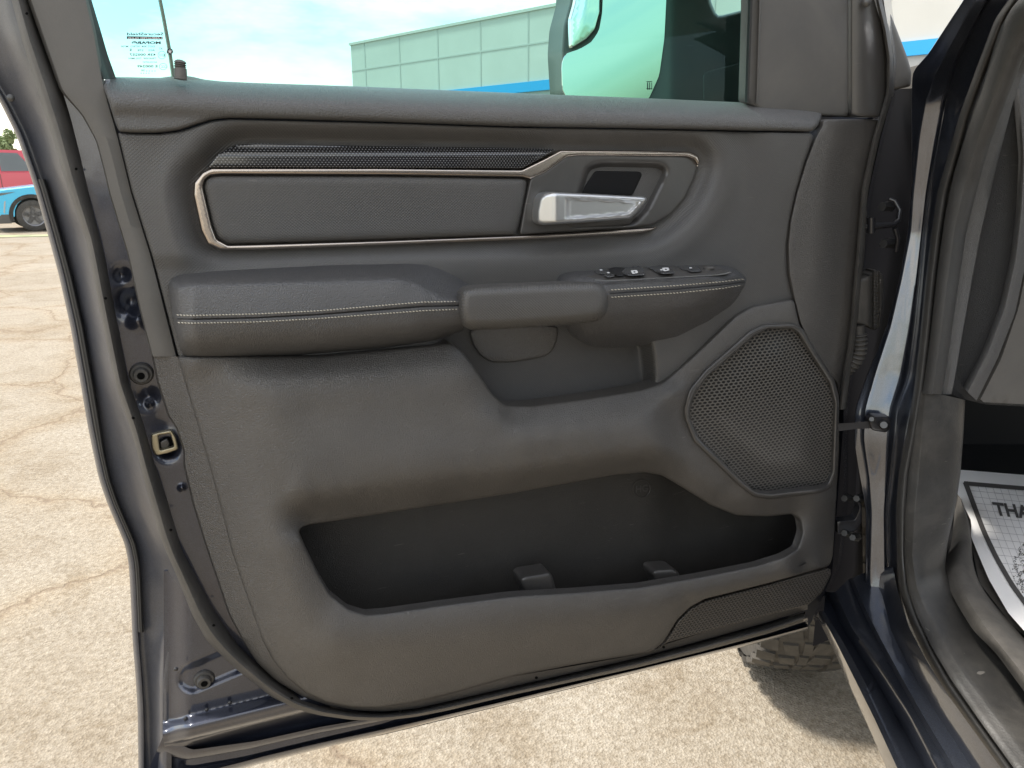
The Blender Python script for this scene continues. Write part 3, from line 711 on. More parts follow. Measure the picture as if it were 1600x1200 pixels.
# mirror-side sail trim and its outer strip
relief('sail_trim', [(1150, -280), (1170, -60), (1172, 0), (1167, 160), (1200, 178), (1325, 182), (1325, -280)], lambda x, y, e: -.012 + .0 * x, M['matte'], TR, step=14, s=2, er=6, eh=.004, back=.02)
relief('sail_trim', [(1328, -280), (1328, 182), (1376, 183), (1386, 150), (1388, 95), (1380, 45), (1366, 0), (1358, -60), (1345, -250)], lambda x, y, e: -.014 + .012 * np.sin(np.clip((x - 1328) / 60, 0, 1) * math.pi), M['smooth'], TR, step=7, s=3, er=5, eh=.004, back=.02, label='outer sail strip curving along the weatherstrip')
th = np.linspace(0, 2 * math.pi, 17)[:-1]
tube('screw_cap', [PD(1354, 4, .002), PD(1354, 4, .010), PD(1354, 4, .012)], [.007, .0065, .003], M['smooth'], TR, seg=16)
band('glass_run_channel', [(1152, -260), (1168, 0), (1163, 159)], [(1160, -260), (1176, 0), (1170, 161)], [(0, -.03), (.2, -.014), (.6, -.008), (1, -.008), (1, -.03)], M['rubberclean'], TR, n=30, flip=True)
band('glass_run_channel', [(1178, -260), (1186, 0), (1181, 162)], [(1182, -260), (1189, 0), (1184, 162)], [(0, -.012), (.3, -.004), (.7, -.004), (1, -.012)], M['matte'], TR, n=30, flip=True)

# window glass and its printing
gl = relief('window_glass', [(70, -260), (138, 0), (176, 135), (600, 160), (1165, 172), (1172, 0), (1160, -260)], -.035, M['glass'], TR, step=60, s=1, back=0)
edge = [(240, -30), (247, 0), (253, 30), (262, 80), (268, 122)]
band('glass_edge', off(edge, 0), off(edge, 6), [(0, -.034), (.3, -.031), (1, -.034)], basic('ground_glass_edge', (.16, .2, .15), .3), gl, n=20)
GP = -.031
tx = []
def gt(body, xr, y, h, w, bold=0, mat=None): 
    t = textpx('t', body, xr, y, h, GP, mat or M['print'], None, mirror=True, width=w, bold=bold)
    if t: tx.append(t)
gt('SecureShield', 255.5, 55.2, 4.4, 57, .01)
tx.append(mk('t', PD(np.array([198, 254, 254, 198]), np.array([56.6, 57.4, 61.7, 60.9]), np.full(4, GP)), [(0, 1, 2, 3)], M['print'], smooth=False))
t = textpx('t', 'LAMINATED GLASS', 253, 61.0, 2.9, GP + .0006, M['white'], None, mirror=True, width=53, bold=.01); tx.append(t)
gt('MOPAR\u00ae', 251.5, 68.7, 4.0, 46, .03)
gt('DOT 904  VITRO  M700', 242, 73.8, 2.6, 53)
gt('AS2    278', 242, 79.8, 2.7, 27); gt('S', 206, 79.5, 3.6, 3.4, .02); gt('XT', 254, 77.5, 3, 5.5)
gt('43R 000257', 243.5, 87.2, 3.7, 41, .01)
gt('TRANSP. 70% MIN', 244, 92.4, 2.5, 43); gt('ACOUSTIC', 245.5, 98.4, 2.6, 22.5)
gt('E 000249', 246.5, 105.3, 3.7, 32, .01); gt('E11', 258, 88.2, 4.2, 8.5, .01); gt('CCC', 260.3, 106.0, 3.6, 8.5)
gt('. . . .', 243, 111.2, 3.4, 15, .05); gt('20', 226.5, 111.2, 2.8, 6); gt('. . . .', 233.5, 114.6, 3.4, 14, .05)
def ringpx(cx, cy, rx, ry, w, d):
    t = np.linspace(0, 2 * math.pi, 29)[:-1]; n = len(t)
    V = np.concatenate([PD(cx + rx * np.cos(t), cy + ry * np.sin(t), np.full(n, d)), PD(cx + (rx - w) * np.cos(t), cy + (ry - w) * np.sin(t), np.full(n, d))])
    return mk('t', V, [(i, (i + 1) % n, n + (i + 1) % n, n + i) for i in range(n)], M['print'], smooth=False)
tx.append(ringpx(253, 86, 6.4, 6.2, .6, GP)); tx.append(ringpx(255, 104, 6.4, 5.2, .6, GP))
t5 = np.linspace(0, 2 * math.pi, 21)[:-1]
tx.append(mk('t', PD(265.5 + 5 * np.cos(t5), 80.5 + 5 * np.sin(t5), np.full(20, GP + .002)), [tuple(range(20))[::-1]], M['print'], smooth=False))
sv = [(265.5 + (4.9 if k % 2 == 0 else 1.2) * math.sin(math.pi * k / 5), 80.5 - (4.9 if k % 2 == 0 else 1.2) * math.cos(math.pi * k / 5)) for k in range(10)]
tx.append(mk('t', PD(np.array([265.5] + [p[0] for p in sv]), np.array([80.5] + [p[1] for p in sv]), np.full(11, GP + .003)), [(0, 1 + (k + 1) % 10, 1 + k) for k in range(10)], M['white'], smooth=False))
join('glass_printing', tx, gl, label='mirrored maker marks etched at the rear corner of the glass')

# lock knob
kb = [PD(282, 124, .0), PD(282, 117, .0), PD(282, 107, .0), PD(281.6, 105.5, .0), PD(281.5, 104, .0), PD(281.5, 102.5, .0), PD(281.5, 101, .0), PD(281.5, 99.5, .0), PD(281.5, 98, .0), PD(281.3, 95.5, .0), PD(281.3, 93.6, .0), PD(281.3, 93.0, .0)]
tube('lock_knob', kb, [.0068, .0068, .0064, .0050, .0066, .0050, .0066, .0050, .0064, .0055, .003, .0005], M['matte'], TR, seg=20)

# belt (top) trim of the door card
SILLT = [(160, 132), (163, 124), (172, 120.5), (200, 120.5), (250, 121.5), (264, 119.5), (282, 117.5), (300, 119.5), (318, 124), (345, 127), (400, 129.5), (560, 135), (700, 141), (870, 148), (1000, 153), (1160, 160), (1200, 163), (1250, 166), (1277, 169), (1284, 175), (1283, 186), (1276, 200), (1268, 206)]
SILLB = [(1268, 206), (1000, 200), (800, 197), (600, 190), (400, 184.5), (360, 184), (330, 187), (305, 195), (280, 203), (250, 207), (215, 207.5), (186, 206), (180, 192), (170, 160)]
_sb = np.array([(160, 121), (250, 122), (345, 126.5), (400, 129.5), (560, 135), (700, 141), (870, 148), (1000, 153), (1160, 160), (1250, 166), (1284, 170)])
def sill_d(x, y, e):
    yt = np.interp(x, _sb[:, 0], _sb[:, 1]); v = np.clip((y - yt) / 55, 0, 1.3)
    return .018 - .045 * (1 - np.clip(v * 1.5, 0, 1)) ** 2.2 - .006 * smst((v - .75) / .4)
relief('belt_trim', SILLT + SILLB[1:], sill_d, M['belt'], TR, step=5, s=3, er=7, eh=.008, back=.02)

# ---- upper door card
BB = [(277, 556), (500, 556), (705, 536), (722, 548), (745, 580), (768, 615), (790, 634), (830, 634), (920, 622), (1000, 609), (1035, 598), (1080, 560), (1150, 493), (1175, 479), (1240, 467)]
BEZ = [(302, 305), (303, 285), (316, 268), (326, 262), (342, 240), (366, 226), (400, 223), (600, 227), (800, 230), (874, 232), (1000, 234), (1078, 236), (1092, 242), (1095, 252), (1090, 276), (1075, 310), (1052, 338), (1028, 356), (1000, 365), (850, 374), (600, 383), (400, 391), (345, 391), (325, 382), (314, 360)]
bezo = outline(BEZ, 9, 3)
cupo = outline([(690, 470), (980, 470), (1010, 540), (1015, 600), (1000, 640), (700, 680)], 12, 8)
def up_d(x, y, e):
    p = np.stack([x, y], -1); q = sdf(p, bezo); d = .006 - .022 * np.exp(-(np.maximum(q, 0) / 21.) ** 2) + .003 * np.exp(-((q - 46) / 18.) ** 2)
    d = np.where(q < 0, -.018, d)
    c = sdf(p, cupo); d = d - .045 * smst(1 - (c + 14) / 30.)
    d += .010 * smst((x - 1150) / 70) * smst((470 - y) / 250)          # swell towards the hinge side
    d -= .006 * smst((y - 395) / 30) * smst((1000 - x) / 300)
    return d
UPP = [(184, 207), (215, 209), (250, 209), (282, 205), (307, 197), (332, 189), (362, 186), (400, 187), (600, 192), (800, 199), (1000, 202), (1268, 208), (1271, 214), (1256, 256), (1243, 300), (1233, 345), (1229, 385), (1231, 430), (1241, 468), (1180, 486), (1090, 565), (1040, 604), (1000, 614), (830, 642), (785, 642), (740, 590), (715, 552), (600, 560), (300, 566), (279, 558), (262, 492), (238, 400), (206, 298)]
relief('upper_panel', UPP, up_d, M['weave'], TR, step=4, s=3, er=5, eh=.005, back=.012)
# access plug in the grab cup
relief('access_plug', [(733, 517), (740, 540), (752, 557), (768, 566), (800, 566), (850, 558), (862, 550), (871, 530), (873, 510), (800, 505)], lambda x, y, e: -.0385 + .0015 * smst(e / 4), M['grain'], TR, step=8, s=4, er=2.2, eh=.002, back=.003)

# ---- decorative bezel, pad, tweeter strip, handle bezel
PAD = [(318, 292), (321, 281), (330, 275.5), (345, 274), (600, 275), (816, 278.5), (824, 282), (821, 305), (812, 350), (806, 367), (600, 374), (400, 380.5), (356, 381), (340, 372), (332, 352)]
HB = [(829, 279), (852, 269), (886, 244), (905, 242.5), (1072, 244), (1086, 248), (1090, 258), (1085, 278), (1070, 310), (1047, 336), (1020, 351), (980, 356), (900, 361), (812, 366.5), (820, 320)]
TW = [(324, 261.5), (341, 241), (366, 227.5), (400, 224.5), (600, 228.5), (800, 231), (868, 233), (848, 246), (815, 263), (600, 261.5), (400, 261)]
FR_OUT = [(302, 305), (303, 285), (316, 269), (330, 262.5), (600, 262.5), (815, 265), (848, 249), (876, 234), (1000, 235), (1078, 237), (1091, 243), (1094, 253), (1089, 262), (1089, 256), (1084, 249), (1072, 245), (905, 244), (886, 246), (852, 271), (829, 281), (816, 277), (600, 273.5), (345, 272.5), (329, 274), (320, 281), (317, 292), (331, 353), (339, 374), (356, 383), (400, 382), (600, 376), (812, 368), (900, 363), (980, 358), (1027, 355), (1018, 361), (1000, 365), (850, 374), (600, 383.5), (400, 391), (345, 391), (325, 382), (314, 360)]
relief('decor_frame', FR_OUT, lambda x, y, e: -.004 + 0 * x, M['bronze'], TR, step=3, s=1.2, er=4, eh=.004, back=.012)
relief('tweeter_strip', TW, lambda x, y, e: -.004 - .007 * np.clip((241 - y) / 12, 0, 1), M['tweeter'], TR, step=5, s=2, er=2, eh=.001, back=.008)
relief('pad_insert', PAD, lambda x, y, e: -.003 - .0 * x, M['weave'], TR, step=5, s=3, er=14, eh=.009, back=.008)
rec = outline([(918, 262), (940, 256), (1030, 258), (1042, 266), (1010, 330), (990, 350), (900, 350), (905, 300)], 5, 5)
def hb_d(x, y, e):
    c = sdf(np.stack([x, y], -1), rec); return -.006 - .026 * smst(-(c - 6) / 22) - .004 * smst((x - 1040) / 40)
hbz = relief('handle_bezel', HB, hb_d, M['smooth'], TR, step=4, s=3, er=3, eh=.002, back=.006)
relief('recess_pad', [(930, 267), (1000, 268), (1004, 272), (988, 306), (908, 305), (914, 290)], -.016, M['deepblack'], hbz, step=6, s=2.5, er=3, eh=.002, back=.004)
# silver door lever
LEV = [(838, 347), (838, 330), (842, 309), (850, 302), (862, 300), (930, 303), (1005, 307), (1012, 309.5), (1008, 318), (992, 336), (984, 342), (940, 346), (880, 350), (846, 352)]
def lev_d(x, y, e):
    d = .030 - .018 * smst((872 - x) / 40) + 0 * y
    d -= .006 * smst((e - 7) / 4) * smst((x - 882) / 10)
    return d
relief('door_lever', LEV, lev_d, M['silver'], TR, step=2, s=2.5, er=6.5, eh=.007, back=.02)
relief('lever_backing', [(880, 340), (1000, 330), (985, 350), (965, 353), (900, 357), (885, 354)], -.004, M['smooth'], TR, step=6, s=3, er=4, eh=.004, back=.01)

# ---- hinge side flank of the card
FLK = [(1287, 186), (1376, 186), (1368, 215), (1358, 258), (1349, 300), (1341, 400), (1334, 480), (1328, 540), (1320, 585), (1312, 640), (1309, 600), (1290, 577), (1268, 544), (1250, 505), (1240, 465), (1233, 430), (1231, 385), (1235, 345), (1245, 300), (1258, 256), (1274, 214), (1284, 198)]
def flk_d(x, y, e):
    xr = np.interp(y, [186, 300, 480, 640], [1376, 1349, 1334, 1312]); return .012 - .028 * smst((x - xr + 75) / 80) 
relief('hinge_side_trim', FLK, flk_d, M['grain'], TR, step=7, s=3, er=3, eh=.005, back=.02)

# ---- lower door card
def rbf(C):
    C = np.array(C, float); P = C[:, :2] / 200; n = len(P)
    def phi(r): return np.where(r > 1e-9, r * r * np.log(np.maximum(r, 1e-9)), 0)
    K = phi(np.linalg.norm(P[:, None] - P[None], axis=-1)) + np.eye(n) * 2e-3
    A_ = np.c_[np.ones(n), P]; Z = np.block([[K, A_], [A_.T, np.zeros((3, 3))]])
    w = np.linalg.solve(Z, np.r_[C[:, 2], 0, 0, 0])
    def f(x, y):
        out = np.zeros(len(x)); Q = np.stack([x, y], -1) / 200
        for s0 in range(0, len(x), 8000):
            q = Q[s0:s0 + 8000]; out[s0:s0 + 8000] = phi(np.linalg.norm(q[:, None] - P[None], axis=-1)) @ w[:n] + np.c_[np.ones(len(q)), q] @ w[n:]
        return out
    return f
def cont(P, d, step=38):
    P = np.asarray(P, float); q = resamp(P, n=max(2, int(np.linalg.norm(np.diff(P, axis=0), axis=1).sum() / step) + 1)); return [(a, b, d) for a, b in q]
POC = [(467, 832), (470, 824), (482, 820), (620, 799), (800, 771), (960, 742), (1008, 738), (1035, 743), (1070, 764), (1110, 789), (1150, 805), (1200, 807), (1238, 803), (1250, 812), (1254, 832), (1246, 858), (1225, 870), (1180, 884), (1100, 900), (1000, 917), (900, 925), (800, 931), (700, 944), (600, 958), (572, 960), (545, 952), (515, 928), (495, 893), (478, 858)]
C = []
C += cont([(277, 557), (305, 650), (347, 800), (375, 900), (410, 1000), (450, 1060), (510, 1097), (590, 1106)], .004)
C += cont([(650, 1097), (800, 1057), (1017, 1019)], .004)
C += cont([(330, 590), (350, 700), (372, 800), (400, 900), (430, 985)], .016)
C += cont([(388, 600), (405, 700), (425, 790), (440, 860), (470, 930), (500, 975)], .036)
C += cont([(415, 620), (430, 700), (450, 760)], .042)
C += cont([(300, 566), (500, 566), (700, 548)], .018) + cont([(420, 590), (600, 585), (720, 575)], .036)
C += cont([(480, 640), (700, 630), (780, 655)], .042) + cont([(455, 762), (560, 743), (660, 738), (800, 720), (950, 695), (1030, 688)], .046)
C += cont([(480, 778), (600, 758), (800, 737), (960, 712), (1030, 706)], .042)
C += cont([(480, 817), (620, 795), (800, 767), (960, 738), (1010, 734), (1040, 741)], .004)
C += cont([(800, 640), (1000, 614), (1040, 602)], .020) + cont([(800, 655), (1000, 632), (1050, 615)], .032)
C += cont([(1050, 592), (1150, 498), (1185, 482), (1240, 472)], .016) + cont([(1060, 640), (1080, 600), (1170, 520), (1240, 500)], .020)
C += cont([(1060, 680), (1120, 745), (1180, 790), (1290, 775)], .024) + cont([(1075, 763), (1150, 803), (1240, 800)], .006)
C += cont([(1085, 745), (1150, 785)], .020)
C += cont([(1310, 640), (1306, 790), (1300, 880), (1275, 930)], .0) + cont([(1262, 520), (1300, 600)], .008)
C += cont([(1268, 800), (1275, 850), (1250, 880)], .022)
C += cont([(540, 965), (600, 968), (700, 954), (800, 941), (1000, 926), (1180, 894), (1240, 872)], .036) 
C += cont([(520, 990), (600, 992), (800, 966), (1000, 948), (1100, 925), (1240, 893)], .040)
C += cont([(560, 1045), (700, 1035), (850, 1010), (1010, 985)], .026)
C += cont([(1080, 948), (1200, 915), (1290, 890)], .024)
C += cont([(470, 840), (485, 885), (520, 940)], .030)
C += cont([(560, 680), (700, 680), (900, 665)], .0455)
bf = rbf(C)
LOW = ME[:18] + [(900, 1038), (1017, 1019), (1036, 1004), (1058, 968), (1077, 949), (1100, 936), (1200, 911), (1296, 884), (1301, 870), (1306, 790), (1311, 700), (1311, 620), (1306, 600), (1289, 577), (1265, 542), (1248, 505), (1240, 468)] + BB[::-1][1:-1]
SPK = [(1079, 655), (1078, 640), (1086, 614), (1108, 586), (1178, 525), (1198, 514), (1236, 513), (1247, 520), (1264, 549), (1296, 599), (1304, 630), (1300, 738), (1292, 757), (1276, 763), (1204, 772), (1182, 769), (1160, 752), (1092, 684)]
low = relief('lower_panel', LOW, lambda x, y, e: bf(x, y), M['grain'], TR, step=6, s=3, holes=[POC, SPK], hs=2.5, er=5, eh=.005, back=.03, hback=.014)
# flange between the card and the weatherstrip
band('panel_flange', FL, ME, [(0, -.03), (.0, -.016), (.08, -.010), (.5, -.006), (1.0, .0), (1.05, -.01)], M['grain'], TR, n=200, s=4, flip=True)
# textured scuff insert low at the hinge side
relief('scuff_insert', [(1020, 1019), (1038, 1006), (1060, 970), (1079, 951), (1102, 938.5), (1200, 913.5), (1296, 887), (1299, 897), (1285, 925), (1262, 946), (1200, 961), (1100, 988), (1042, 1004)], lambda x, y, e: .014 - .0001 * (y - 950), M['kick'], TR, step=7, s=2, er=3, eh=.004, back=.02)
# map pocket: back wall, floor and two ribs
pk = [(440, 800), (620, 775), (960, 715), (1040, 715), (1120, 765), (1200, 785), (1275, 780), (1285, 850), (1270, 900), (1100, 935), (700, 985), (560, 990), (480, 940)]
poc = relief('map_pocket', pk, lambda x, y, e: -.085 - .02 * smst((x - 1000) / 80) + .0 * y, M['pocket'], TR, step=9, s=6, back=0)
fl0 = resamp([(455, 850), (500, 930), (560, 975), (700, 962), (1000, 935), (1180, 905), (1260, 870)], n=50)
fl1 = resamp([(455, 850), (500, 938), (560, 985), (700, 972), (1000, 945), (1180, 915), (1260, 880)], n=50)
R0 = PD(fl0[:, 0], fl0[:, 1], np.full(50, -.11)); R1 = PD(fl1[:, 0], fl1[:, 1], np.full(50, .03))
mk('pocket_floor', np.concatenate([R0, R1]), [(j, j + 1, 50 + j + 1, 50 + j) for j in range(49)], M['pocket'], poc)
for pts in ([(812, 905), (818, 900), (845, 896), (858, 893), (863, 900), (872, 935), (825, 940)], [(1018, 895), (1022, 890), (1050, 888), (1060, 893), (1066, 915), (1030, 925)]):
    relief('pocket_rib', pts, lambda x, y, e: -.005 + .0 * x, M['smooth'], poc, step=4, s=3, er=7, eh=.008, back=.03)
mk_ = [textpx('t', 'HG', 993, 770, 11, -.0832, M['smooth'], None, shear=(0, -.12), width=19), None]
rg = []
t = np.linspace(0, 2 * math.pi, 41)[:-1]
rg_ = tube('t', PD(1002.5 + 13.5 * np.cos(t), 763.5 + 13.5 * np.sin(t), np.full(40, -.0832)).tolist() + PD(np.array([1016.]), np.array([763.5]), np.array([-.0832])).tolist(), .0006, M['smooth'], None, seg=6)
join('moulded_mark', [mk_[0], rg_], poc, label='small moulded circle mark on the pocket wall')

# ---- speaker
SPO = [(1070, 655), (1068, 640), (1077, 608), (1101, 578), (1172, 516), (1194, 506), (1240, 505), (1254, 513), (1272, 543), (1304, 594), (1311, 626), (1307, 742), (1298, 764), (1280, 771), (1204, 781), (1178, 777), (1153, 758), (1084, 690)]
spg = relief('speaker_grille', SPK, lambda x, y, e: .012 + .008 * smst(e / 60), M['speaker'], TR, step=8, s=3, back=.0)
def spb(x, y, e): return .026 + .0 * x
relief('grille_surround', SPO, lambda x, y, e: np.maximum(bf(x, y), .014) + .007, M['smooth'], spg, step=4, s=3, holes=[SPK], hs=3, er=5, eh=.006, back=.008)

# ---- padded armrest
A_top = [(263, 446, .0), (268, 434, .0), (285, 428, .0), (330, 424, .0), (500, 415, .0), (640, 411.5, .0), (668, 413, .0), (700, 424, .0), (736, 446, .0), (740, 448, .01)]
A_t2 = [(264, 450, .015), (270, 441, .030), (300, 433, .036), (500, 426, .036), (640, 424, .036), (680, 433, .036), (712, 450, .036), (735, 458, .03)]
A_cr = [(264, 456, .018), (272, 449, .050), (300, 443, .066), (500, 437, .068), (622, 434, .068), (655, 441, .066), (690, 456, .062), (728, 466, .055)]
A_c2 = [(265, 463, .02), (272, 459, .055), (300, 455, .074), (500, 449, .077), (622, 446, .077), (665, 454, .075), (695, 464, .072), (726, 469, .064)]
A_s1 = [(270, 493, .03), (276, 492, .06), (300, 493, .079), (400, 490.5, .083), (500, 485.5, .084), (600, 477, .084), (660, 472, .083), (724, 470.5, .075)]
A_s2 = [(271, 499, .03), (277, 498, .06), (300, 499, .078), (400, 496.5, .082), (500, 491.5, .083), (600, 483.5, .083), (660, 479, .082), (724, 477, .074)]
A_s3 = [(272, 505, .03), (278, 504, .06), (300, 505, .079), (400, 503, .083), (500, 497.5, .084), (600, 490, .084), (660, 485.5, .083), (724, 483, .075)]
A_lo = [(277, 528, .03), (283, 530, .055), (305, 532, .072), (500, 522, .078), (640, 511, .078), (724, 502, .07)]
A_l2 = [(282, 545, .02), (288, 547, .035), (310, 549, .05), (500, 540, .058), (640, 526, .058), (724, 510, .05)]
A_bo = [(288, 557, .0), (294, 560, .0), (320, 560, .0), (450, 556, .0), (600, 544, .0), (680, 532, .0), (724, 516, .0)]
arm = loft('armrest', [A_top, A_t2, A_cr, A_c2, A_s1, A_s2, A_s3, A_lo, A_l2, A_bo], M['leather'], TR, n=150, sub=4, s=5)
def seam_line(name, P, d, par, dash=3.6, gap=1.5, th=.00078, col='stitch', lift=.0012):
    q = resamp(np.array(P, float), n=400); L = np.r_[0, np.cumsum(np.linalg.norm(np.diff(q[:, :2], axis=0), axis=1))]
    pos = 0; obs = []; V = []; F = []
    k = 0
    while pos < L[-1] - dash:
        a, b = pos, pos + dash
        s_ = [np.array([np.interp(t, L, q[:, i]) for i in range(3)]) for t in (a, b)]
        p0 = PD(s_[0][0], s_[0][1] - .45, s_[0][2] + lift * .4); pm = PD((s_[0][0] + s_[1][0]) / 2, (s_[0][1] + s_[1][1]) / 2, (s_[0][2] + s_[1][2]) / 2 + lift); p1 = PD(s_[1][0], s_[1][1] + .45, s_[1][2] + lift * .4)
        T = p1 - p0; T /= np.linalg.norm(T); u = np.cross(T, NRM); u /= np.linalg.norm(u); v = np.cross(T, u); k0 = len(V)
        for c, r in ((p0, th * .5), (pm, th), (p1, th * .5)):
            for j in range(5):
                t = 2 * math.pi * j / 5; V.append(c + r * (math.cos(t) * u + math.sin(t) * v))
        for i in range(2):
            for j in range(5): F.append((k0 + i * 5 + j, k0 + i * 5 + (j + 1) % 5, k0 + i * 5 + 5 + (j + 1) % 5, k0 + i * 5 + 5 + j))
        pos += dash + gap
    return mk(name, V, F, M[col], par)
seam_line('stitching', A_s1[1:-1] + [(717, 471, .0745)], 0, arm); seam_line('stitching', A_s3[1:-1] + [(717, 483, .0745)], 0, arm)
band('seam_groove', [(p[0], p[1] - 1.0, p[2]) for p in A_s2[1:]], [(p[0], p[1] + 1.0, p[2]) for p in A_s2[1:]], [(0, .0002), (.5, .0012), (1, .0002)], M['black'], arm, n=120)

# ---- switch pod
S_top = [(867, 445, .0), (869, 436, .0), (878, 426, .0), (900, 422.5, .0), (1000, 417, .0), (1110, 413, .0), (1135, 414, .0), (1155, 422, .0), (1167, 434, .0)]
S_t2 = [(868, 452, .02), (873, 444, .045), (884, 437, .056), (905, 432, .058), (1000, 426, .058), (1110, 421, .056), (1138, 422, .05), (1156, 428, .03), (1166, 437, .01)]
S_cr = [(869, 460, .03), (876, 456, .06), (895, 450, .078), (930, 444, .082), (1000, 438, .082), (1110, 432, .078), (1145, 430.5, .066), (1160, 433, .04), (1166, 438, .015)]
S_s1 = [(870, 470, .03), (878, 464, .06), (900, 458, .082), (953, 453, .088), (1060, 446, .086), (1130, 440, .078), (1150, 437.5, .062), (1166, 436, .02)]
S_s2 = [(871, 476, .03), (880, 470, .06), (900, 464, .082), (953, 458.5, .088), (1060, 451.5, .086), (1130, 445, .078), (1150, 442, .062), (1165, 440.5, .02)]
S_s3 = [(872, 482, .03), (881, 476, .06), (900, 470, .082), (953, 464.5, .088), (1060, 457.5, .086), (1130, 450.5, .078), (1150, 447, .062), (1164, 445, .02)]
S_l1 = [(873, 490, .025), (884, 494, .05), (905, 498, .070), (953, 495, .078), (1060, 484, .074), (1120, 472, .062), (1148, 461, .045), (1160, 452, .015)]
S_l2 = [(878, 500, .015), (893, 513, .032), (915, 521, .046), (960, 519, .052), (1040, 510, .050), (1100, 492, .042), (1140, 472, .028), (1157, 457, .01)]
S_bo = [(880, 507, .0), (897, 527, .0), (922, 541, .0), (960, 543.5, -.005), (1020, 538, -.005), (1060, 528, .0), (1110, 502, .0), (1148, 475, .0), (1158, 460, .0)]
pod = loft('switch_pod', [S_top, S_t2, S_cr, S_s1, S_s2, S_s3, S_l1, S_l2, S_bo], M['leather'], TR, n=120, sub=4, s=4)
seam_line('stitching', [(955, 453, .088), (1060, 446, .086), (1130, 440, .078), (1150, 437.5, .064), (1163, 436, .032)], 0, pod); seam_line('stitching', [(955, 464.5, .088), (1060, 457.5, .086), (1130, 450.5, .078), (1150, 447, .064), (1161, 445, .032)], 0, pod)
band('seam_groove', [(953, 457.6, .088), (1060, 450.6, .086), (1130, 444.2, .078), (1150, 441.4, .063), (1164, 439.8, .025)], [(953, 459.8, .088), (1060, 452.8, .086), (1130, 446.2, .078), (1150, 443, .063), (1164, 441.2, .025)], [(0, .0003), (.5, .0012), (1, .0003)], M['black'], pod, n=80)
def top_d(x, y):      # depth of the pod's top face at an image point
    yt = np.interp(x, [878, 900, 1000, 1110, 1135, 1155], [426, 422.5, 417, 413, 414, 422]); yc = np.interp(x, [876, 895, 930, 1000, 1110, 1145], [456, 450, 444, 438, 432, 430.5])
    v = np.clip((y - yt) / (yc - yt), 0, 1); return np.interp(v, [0, .42, 1], [.0, .058, .081])
plate = relief('switch_plate', [(912, 431), (922, 424), (955, 419.5), (1034, 415.5), (1100, 413.5), (1124, 417), (1142, 425.5), (1136, 428), (1052, 433.5), (948, 439), (930, 437)], lambda x, y, e: top_d(x, y) + .004, M['smooth'], pod, step=4, s=2, er=1.6, eh=.002, back=.006)
band('plate_frame', [(928, 438, .0), (948, 439.6, .0), (1052, 434.2, .0), (1120, 430.4, .0), (1138, 428.4, .0), (1143, 425.6, .0)], [(930, 436.6, .0), (949, 438.0, .0), (1052, 432.6, .0), (1120, 428.8, .0), (1135, 426.6, .0), (1140, 424.6, .0)], [(0, .083), (.3, .0865), (.7, .0865), (1, .083)], M['silver'], plate, n=50)
for k, (pts, dd) in enumerate([([(934, 426), (940, 423.5), (953, 423), (952, 428), (938, 429)], .011), ([(945, 432), (950, 428.5), (960, 428), (962, 432), (950, 434)], .011),
                             ([(956, 418.5), (963, 417), (985, 419), (976, 424), (974, 431.5), (963, 431), (960, 426)], .013), ([(984, 420), (993, 415.5), (1003, 417), (1008, 426), (1008, 430), (988, 431), (980, 431), (978, 426)], .016),
                             ([(1018, 420), (1034, 414.5), (1044, 415), (1050, 420), (1056, 427), (1034, 428.5), (1028, 423)], .016), ([(1064, 417), (1080, 415.5), (1092, 417), (1098, 424), (1080, 425.5), (1070, 421)], .010)]):
    relief('window_switch' if k > 1 else 'lock_button', pts, lambda x, y, e, dd=dd: top_d(x, y) + dd, M['black'] if k in (2,) else M['switch'], plate, step=3, s=1.2, er=1.6, eh=.003, back=.012)
for cx, cy in ((991, 425), (1040, 421)):
    relief('switch_icon', [(cx - 5.5, cy - 2.4), (cx + 4.5, cy - 3.2), (cx + 6.2, cy + 1.4), (cx - 3, cy + 3)], lambda x, y, e: top_d(x, y) + .0188, M['white'], plate, step=2, s=.7, holes=[[(cx - 1.4, cy - 1), (cx + 1.8, cy - 1.2), (cx + 2.4, cy + .6), (cx - 1, cy + 1)]], back=0, hs=.3)
for cx, cy in ((939, 421.8), (950.5, 426), (1033.5, 421.5), (1079, 418.5)):
    relief('switch_icon', [(cx - 2, cy - .8), (cx + 2, cy - 1), (cx + 2.2, cy + .8), (cx - 1.8, cy + 1)], lambda x, y, e: top_d(x, y) + .0175, M['white'], plate, step=2, s=.3, back=0)
kn = np.array([PD(1107, 420, .055), PD(1107, 417.5, .055), PD(1107, 415.8, .055)])
tube('mirror_knob', kn, [.0085, .0085, .0065], M['smooth'], plate, seg=20)

# ---- pull handle bridging armrest and pod
PUL = [(716, 470), (719, 455), (727, 448.5), (745, 446), (860, 441), (928, 439.5), (944, 444), (952, 457), (953.5, 475), (948, 492), (936, 502), (900, 506.5), (780, 514.5), (735, 516), (722, 508), (717, 492)]
relief('pull_handle', PUL, lambda x, y, e: .098 - .006 * np.clip((y - 480) / 30, 0, 1), M['weave'], TR, step=4, s=3.5, er=17, eh=.026, back=.01)

# ---- small hardware on the rear edge
def stop(px, py, d, s=1.0):
    c = PD(px, py, d); n = NRM
    tube('rubber_stop', [c - n * .006, c + n * .001, c + n * .004, c + n * .0042, c + n * .010, c + n * .011, c + n * .0108, c + n * .004], np.array([.014, .0145, .0125, .0098, .009, .0082, .005, .0048]) * s, M['rubber'], door, seg=24, caps=False)
    h = c + n * .0112; tube('stop_hole', [h, h + n * .0003], [.0046 * s, .0046 * s], M['hole'], door, seg=16)
stop(221, 584, -.028, .95); stop(319, 1061, -.044, 1.0)
